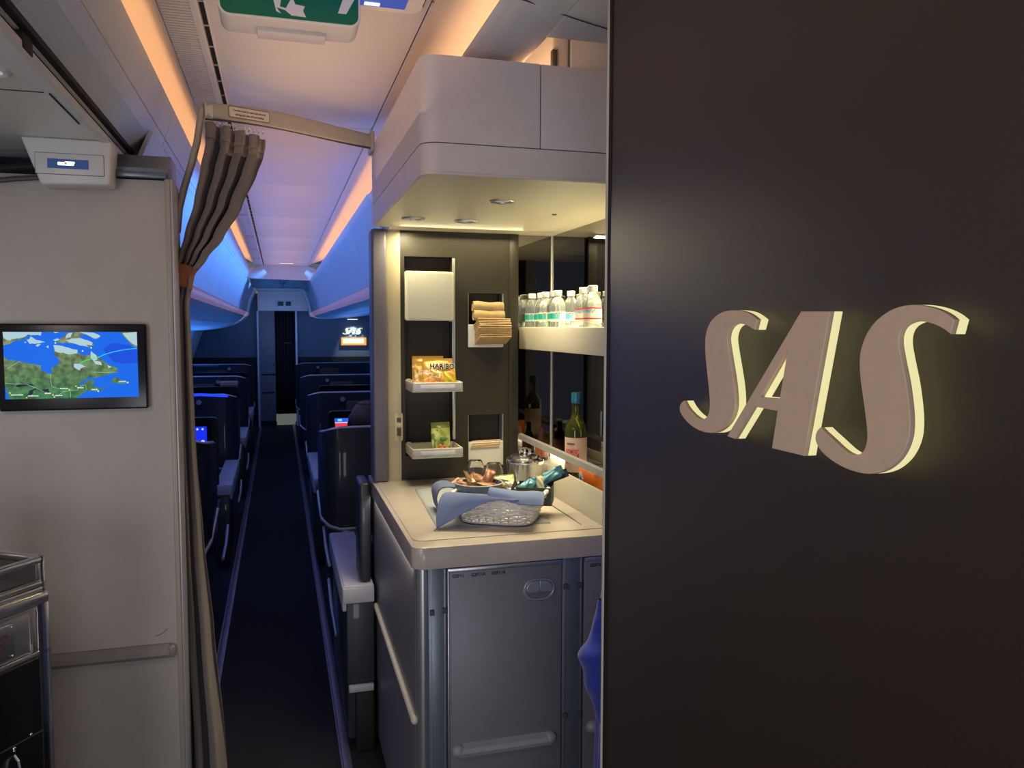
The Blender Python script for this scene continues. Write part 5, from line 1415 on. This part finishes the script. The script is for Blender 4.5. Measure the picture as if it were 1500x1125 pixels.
skin_obj('body', [(x + DXP, y, z) for x, y, z in V], E_, [.14, .13, .12, .055, .075, .082, .055, .042, .03, .055, .042, .03, .085, .065, .04, .085, .065, .04], M['skin'], t)
V = [(.66, 5.02, .56), (.66, 5.0, .75), (.66, 4.98, .92), (.655, 4.985, .985), (.52, 5.0, .90), (.47, 5.05, .70), (.53, 5.2, .68), (.80, 5.0, .90), (.84, 5.05, .70), (.78, 5.2, .68)]
skin_obj('jumper', [(x + DXP, y, z) for x, y, z in V], [(0, 1), (1, 2), (2, 3), (2, 4), (4, 5), (5, 6), (2, 7), (7, 8), (8, 9)], [.155, .145, .135, .065, .068, .054, .042, .068, .054, .042], M['jumper'], t)
mb = MB(); mb.ball((.515, 4.992, 1.105), .098, (1.0, 1.02, 1.0), 24)
for k in range(14):
    a = PI + .2 + k * .2; mb.tube([(.515 + .05 * math.cos(a), 4.99 + .05 * math.sin(a), 1.18), (.515 + .098 * math.cos(a), 4.99 + .098 * math.sin(a), 1.11), (.525 + .092 * math.cos(a), 4.99 + .095 * math.sin(a), 1.02)], [.012, .02, .010], 8)
mb.build('hair', M['hair'], t, smooth=180)

# ------------------------------------------------------------------ lights
def area(name, loc, rot, sx, sy, power, col, spread=180):
    l = bpy.data.lights.new(name, 'AREA'); l.shape = 'RECTANGLE'; l.size = sx; l.size_y = sy; l.energy = power; l.color = col; l.spread = math.radians(spread)
    o = bpy.data.objects.new(name, l); C.objects.link(o); o.location = loc; o.rotation_euler = [math.radians(a) for a in rot]; return o
OR = (1, .50, .22)
area('cove_lamp_left', (-.405, 5.2, 2.285), (180, 0, 0), .07, 10, 10, OR)
area('cove_lamp_right', (.57, 6.6, 2.285), (180, 0, 0), .07, 7.2, 7, OR)
area('cove_lamp_right_near', (.555, 1.5, 2.345), (180, 25, 0), .04, 2.4, 2.6, OR)
area('locker_bounce_fill', (.66, 2.45, 2.32), (180, 0, 0), .05, .9, 1.6, OR)  # added lamp standing in for warm bounce above the cabinet
area('ceiling_fill', (.1, 6.7, 2.17), (180, 0, 0), .5, 7.2, 6.5, (1, .55, .36), 150)  # added uplight without a fixture, warms the ceiling panels
area('ceiling_fill_near', (.1, 1.5, 2.17), (180, 0, 0), .5, 2.8, 3.0, (1, .64, .43), 150)  # same added uplight for the near panels, no fixture
BL_ = (.06, .27, 1)
area('blue_left', (.33, 8.3, 2.33), (0, -52, 0), .05, 10.5, 28, BL_, 80)
area('blue_right', (-.14, 8.6, 2.33), (0, 52, 0), .05, 10.0, 30, BL_, 80)
area('blue_low_left', (-.9, 8, 1.15), (180, 0, 0), .3, 9, 26, BL_)
area('blue_low_right', (.95, 9, 1.2), (180, 0, 0), .3, 8, 16, BL_)
area('blue_end_fill', (.3, 12.7, 1.75), (80, 0, 0), 2.2, .15, 7, (.25, .45, 1))  # added blue fill that brightens the far bulkhead
area('galley_lamp', (-.85, 1.0, 2.12), (0, -18, 0), .5, .4, 8, (1, .90, .80))
area('entry_fill', (-1.35, -1.0, 1.2), (92, 0, -16), .8, 1.1, 19, (.92, .89, .97))
area('floor_fill', (.1, -.95, .30), (97, 0, 0), .7, .4, 9, (.90, .90, 1))
WM = (1, .85, .48)
area('bar_lamp', (.68, 3.03, 2.012), (-12, 0, 0), .48, .03, 2.2, WM)
area('bar_down', (.62, 2.62, 2.012), (0, 0, 0), .45, .35, 4.5, (1, .86, .56), 100)
area('bar_lamp_corner', (.47, 3.0, 2.012), (0, 0, 0), .05, .05, 1.6, WM)
area('shelf_lamp', (1.0, 2.62, 2.0), (0, 0, 0), .08, .88, 5.2, WM, 60)
area('counter_edge_lamp', (.346, 2.70, .988), (0, -8, 0), .010, .95, 1.1, (1, .9, .75))
area('shelf_up', (1.03, 2.62, 1.652), (180, 0, 0), .02, .88, 1.7, WM)
l = bpy.data.lights.new('far_spot', 'SPOT'); l.energy = 26; l.color = (.85, 1, .85); l.spot_size = math.radians(70); l.spot_blend = .6; l.shadow_soft_size = .02
o = bpy.data.objects.new('far_spot', l); C.objects.link(o); o.location = (1.22, YB - .16, 1.76); o.rotation_euler = (math.radians(24), 0, 0)

w = bpy.data.worlds.new('world'); bpy.context.scene.world = w; w.use_nodes = True
w.node_tree.nodes['Background'].inputs[0].default_value = (.7, .75, 1, 1); w.node_tree.nodes['Background'].inputs[1].default_value = .15
sc_ = bpy.context.scene
sc_.view_settings.view_transform = 'Standard'; sc_.view_settings.look = 'None'; sc_.view_settings.gamma = 1; sc_.view_settings.exposure = 0
sc_.view_settings.use_curve_mapping = False
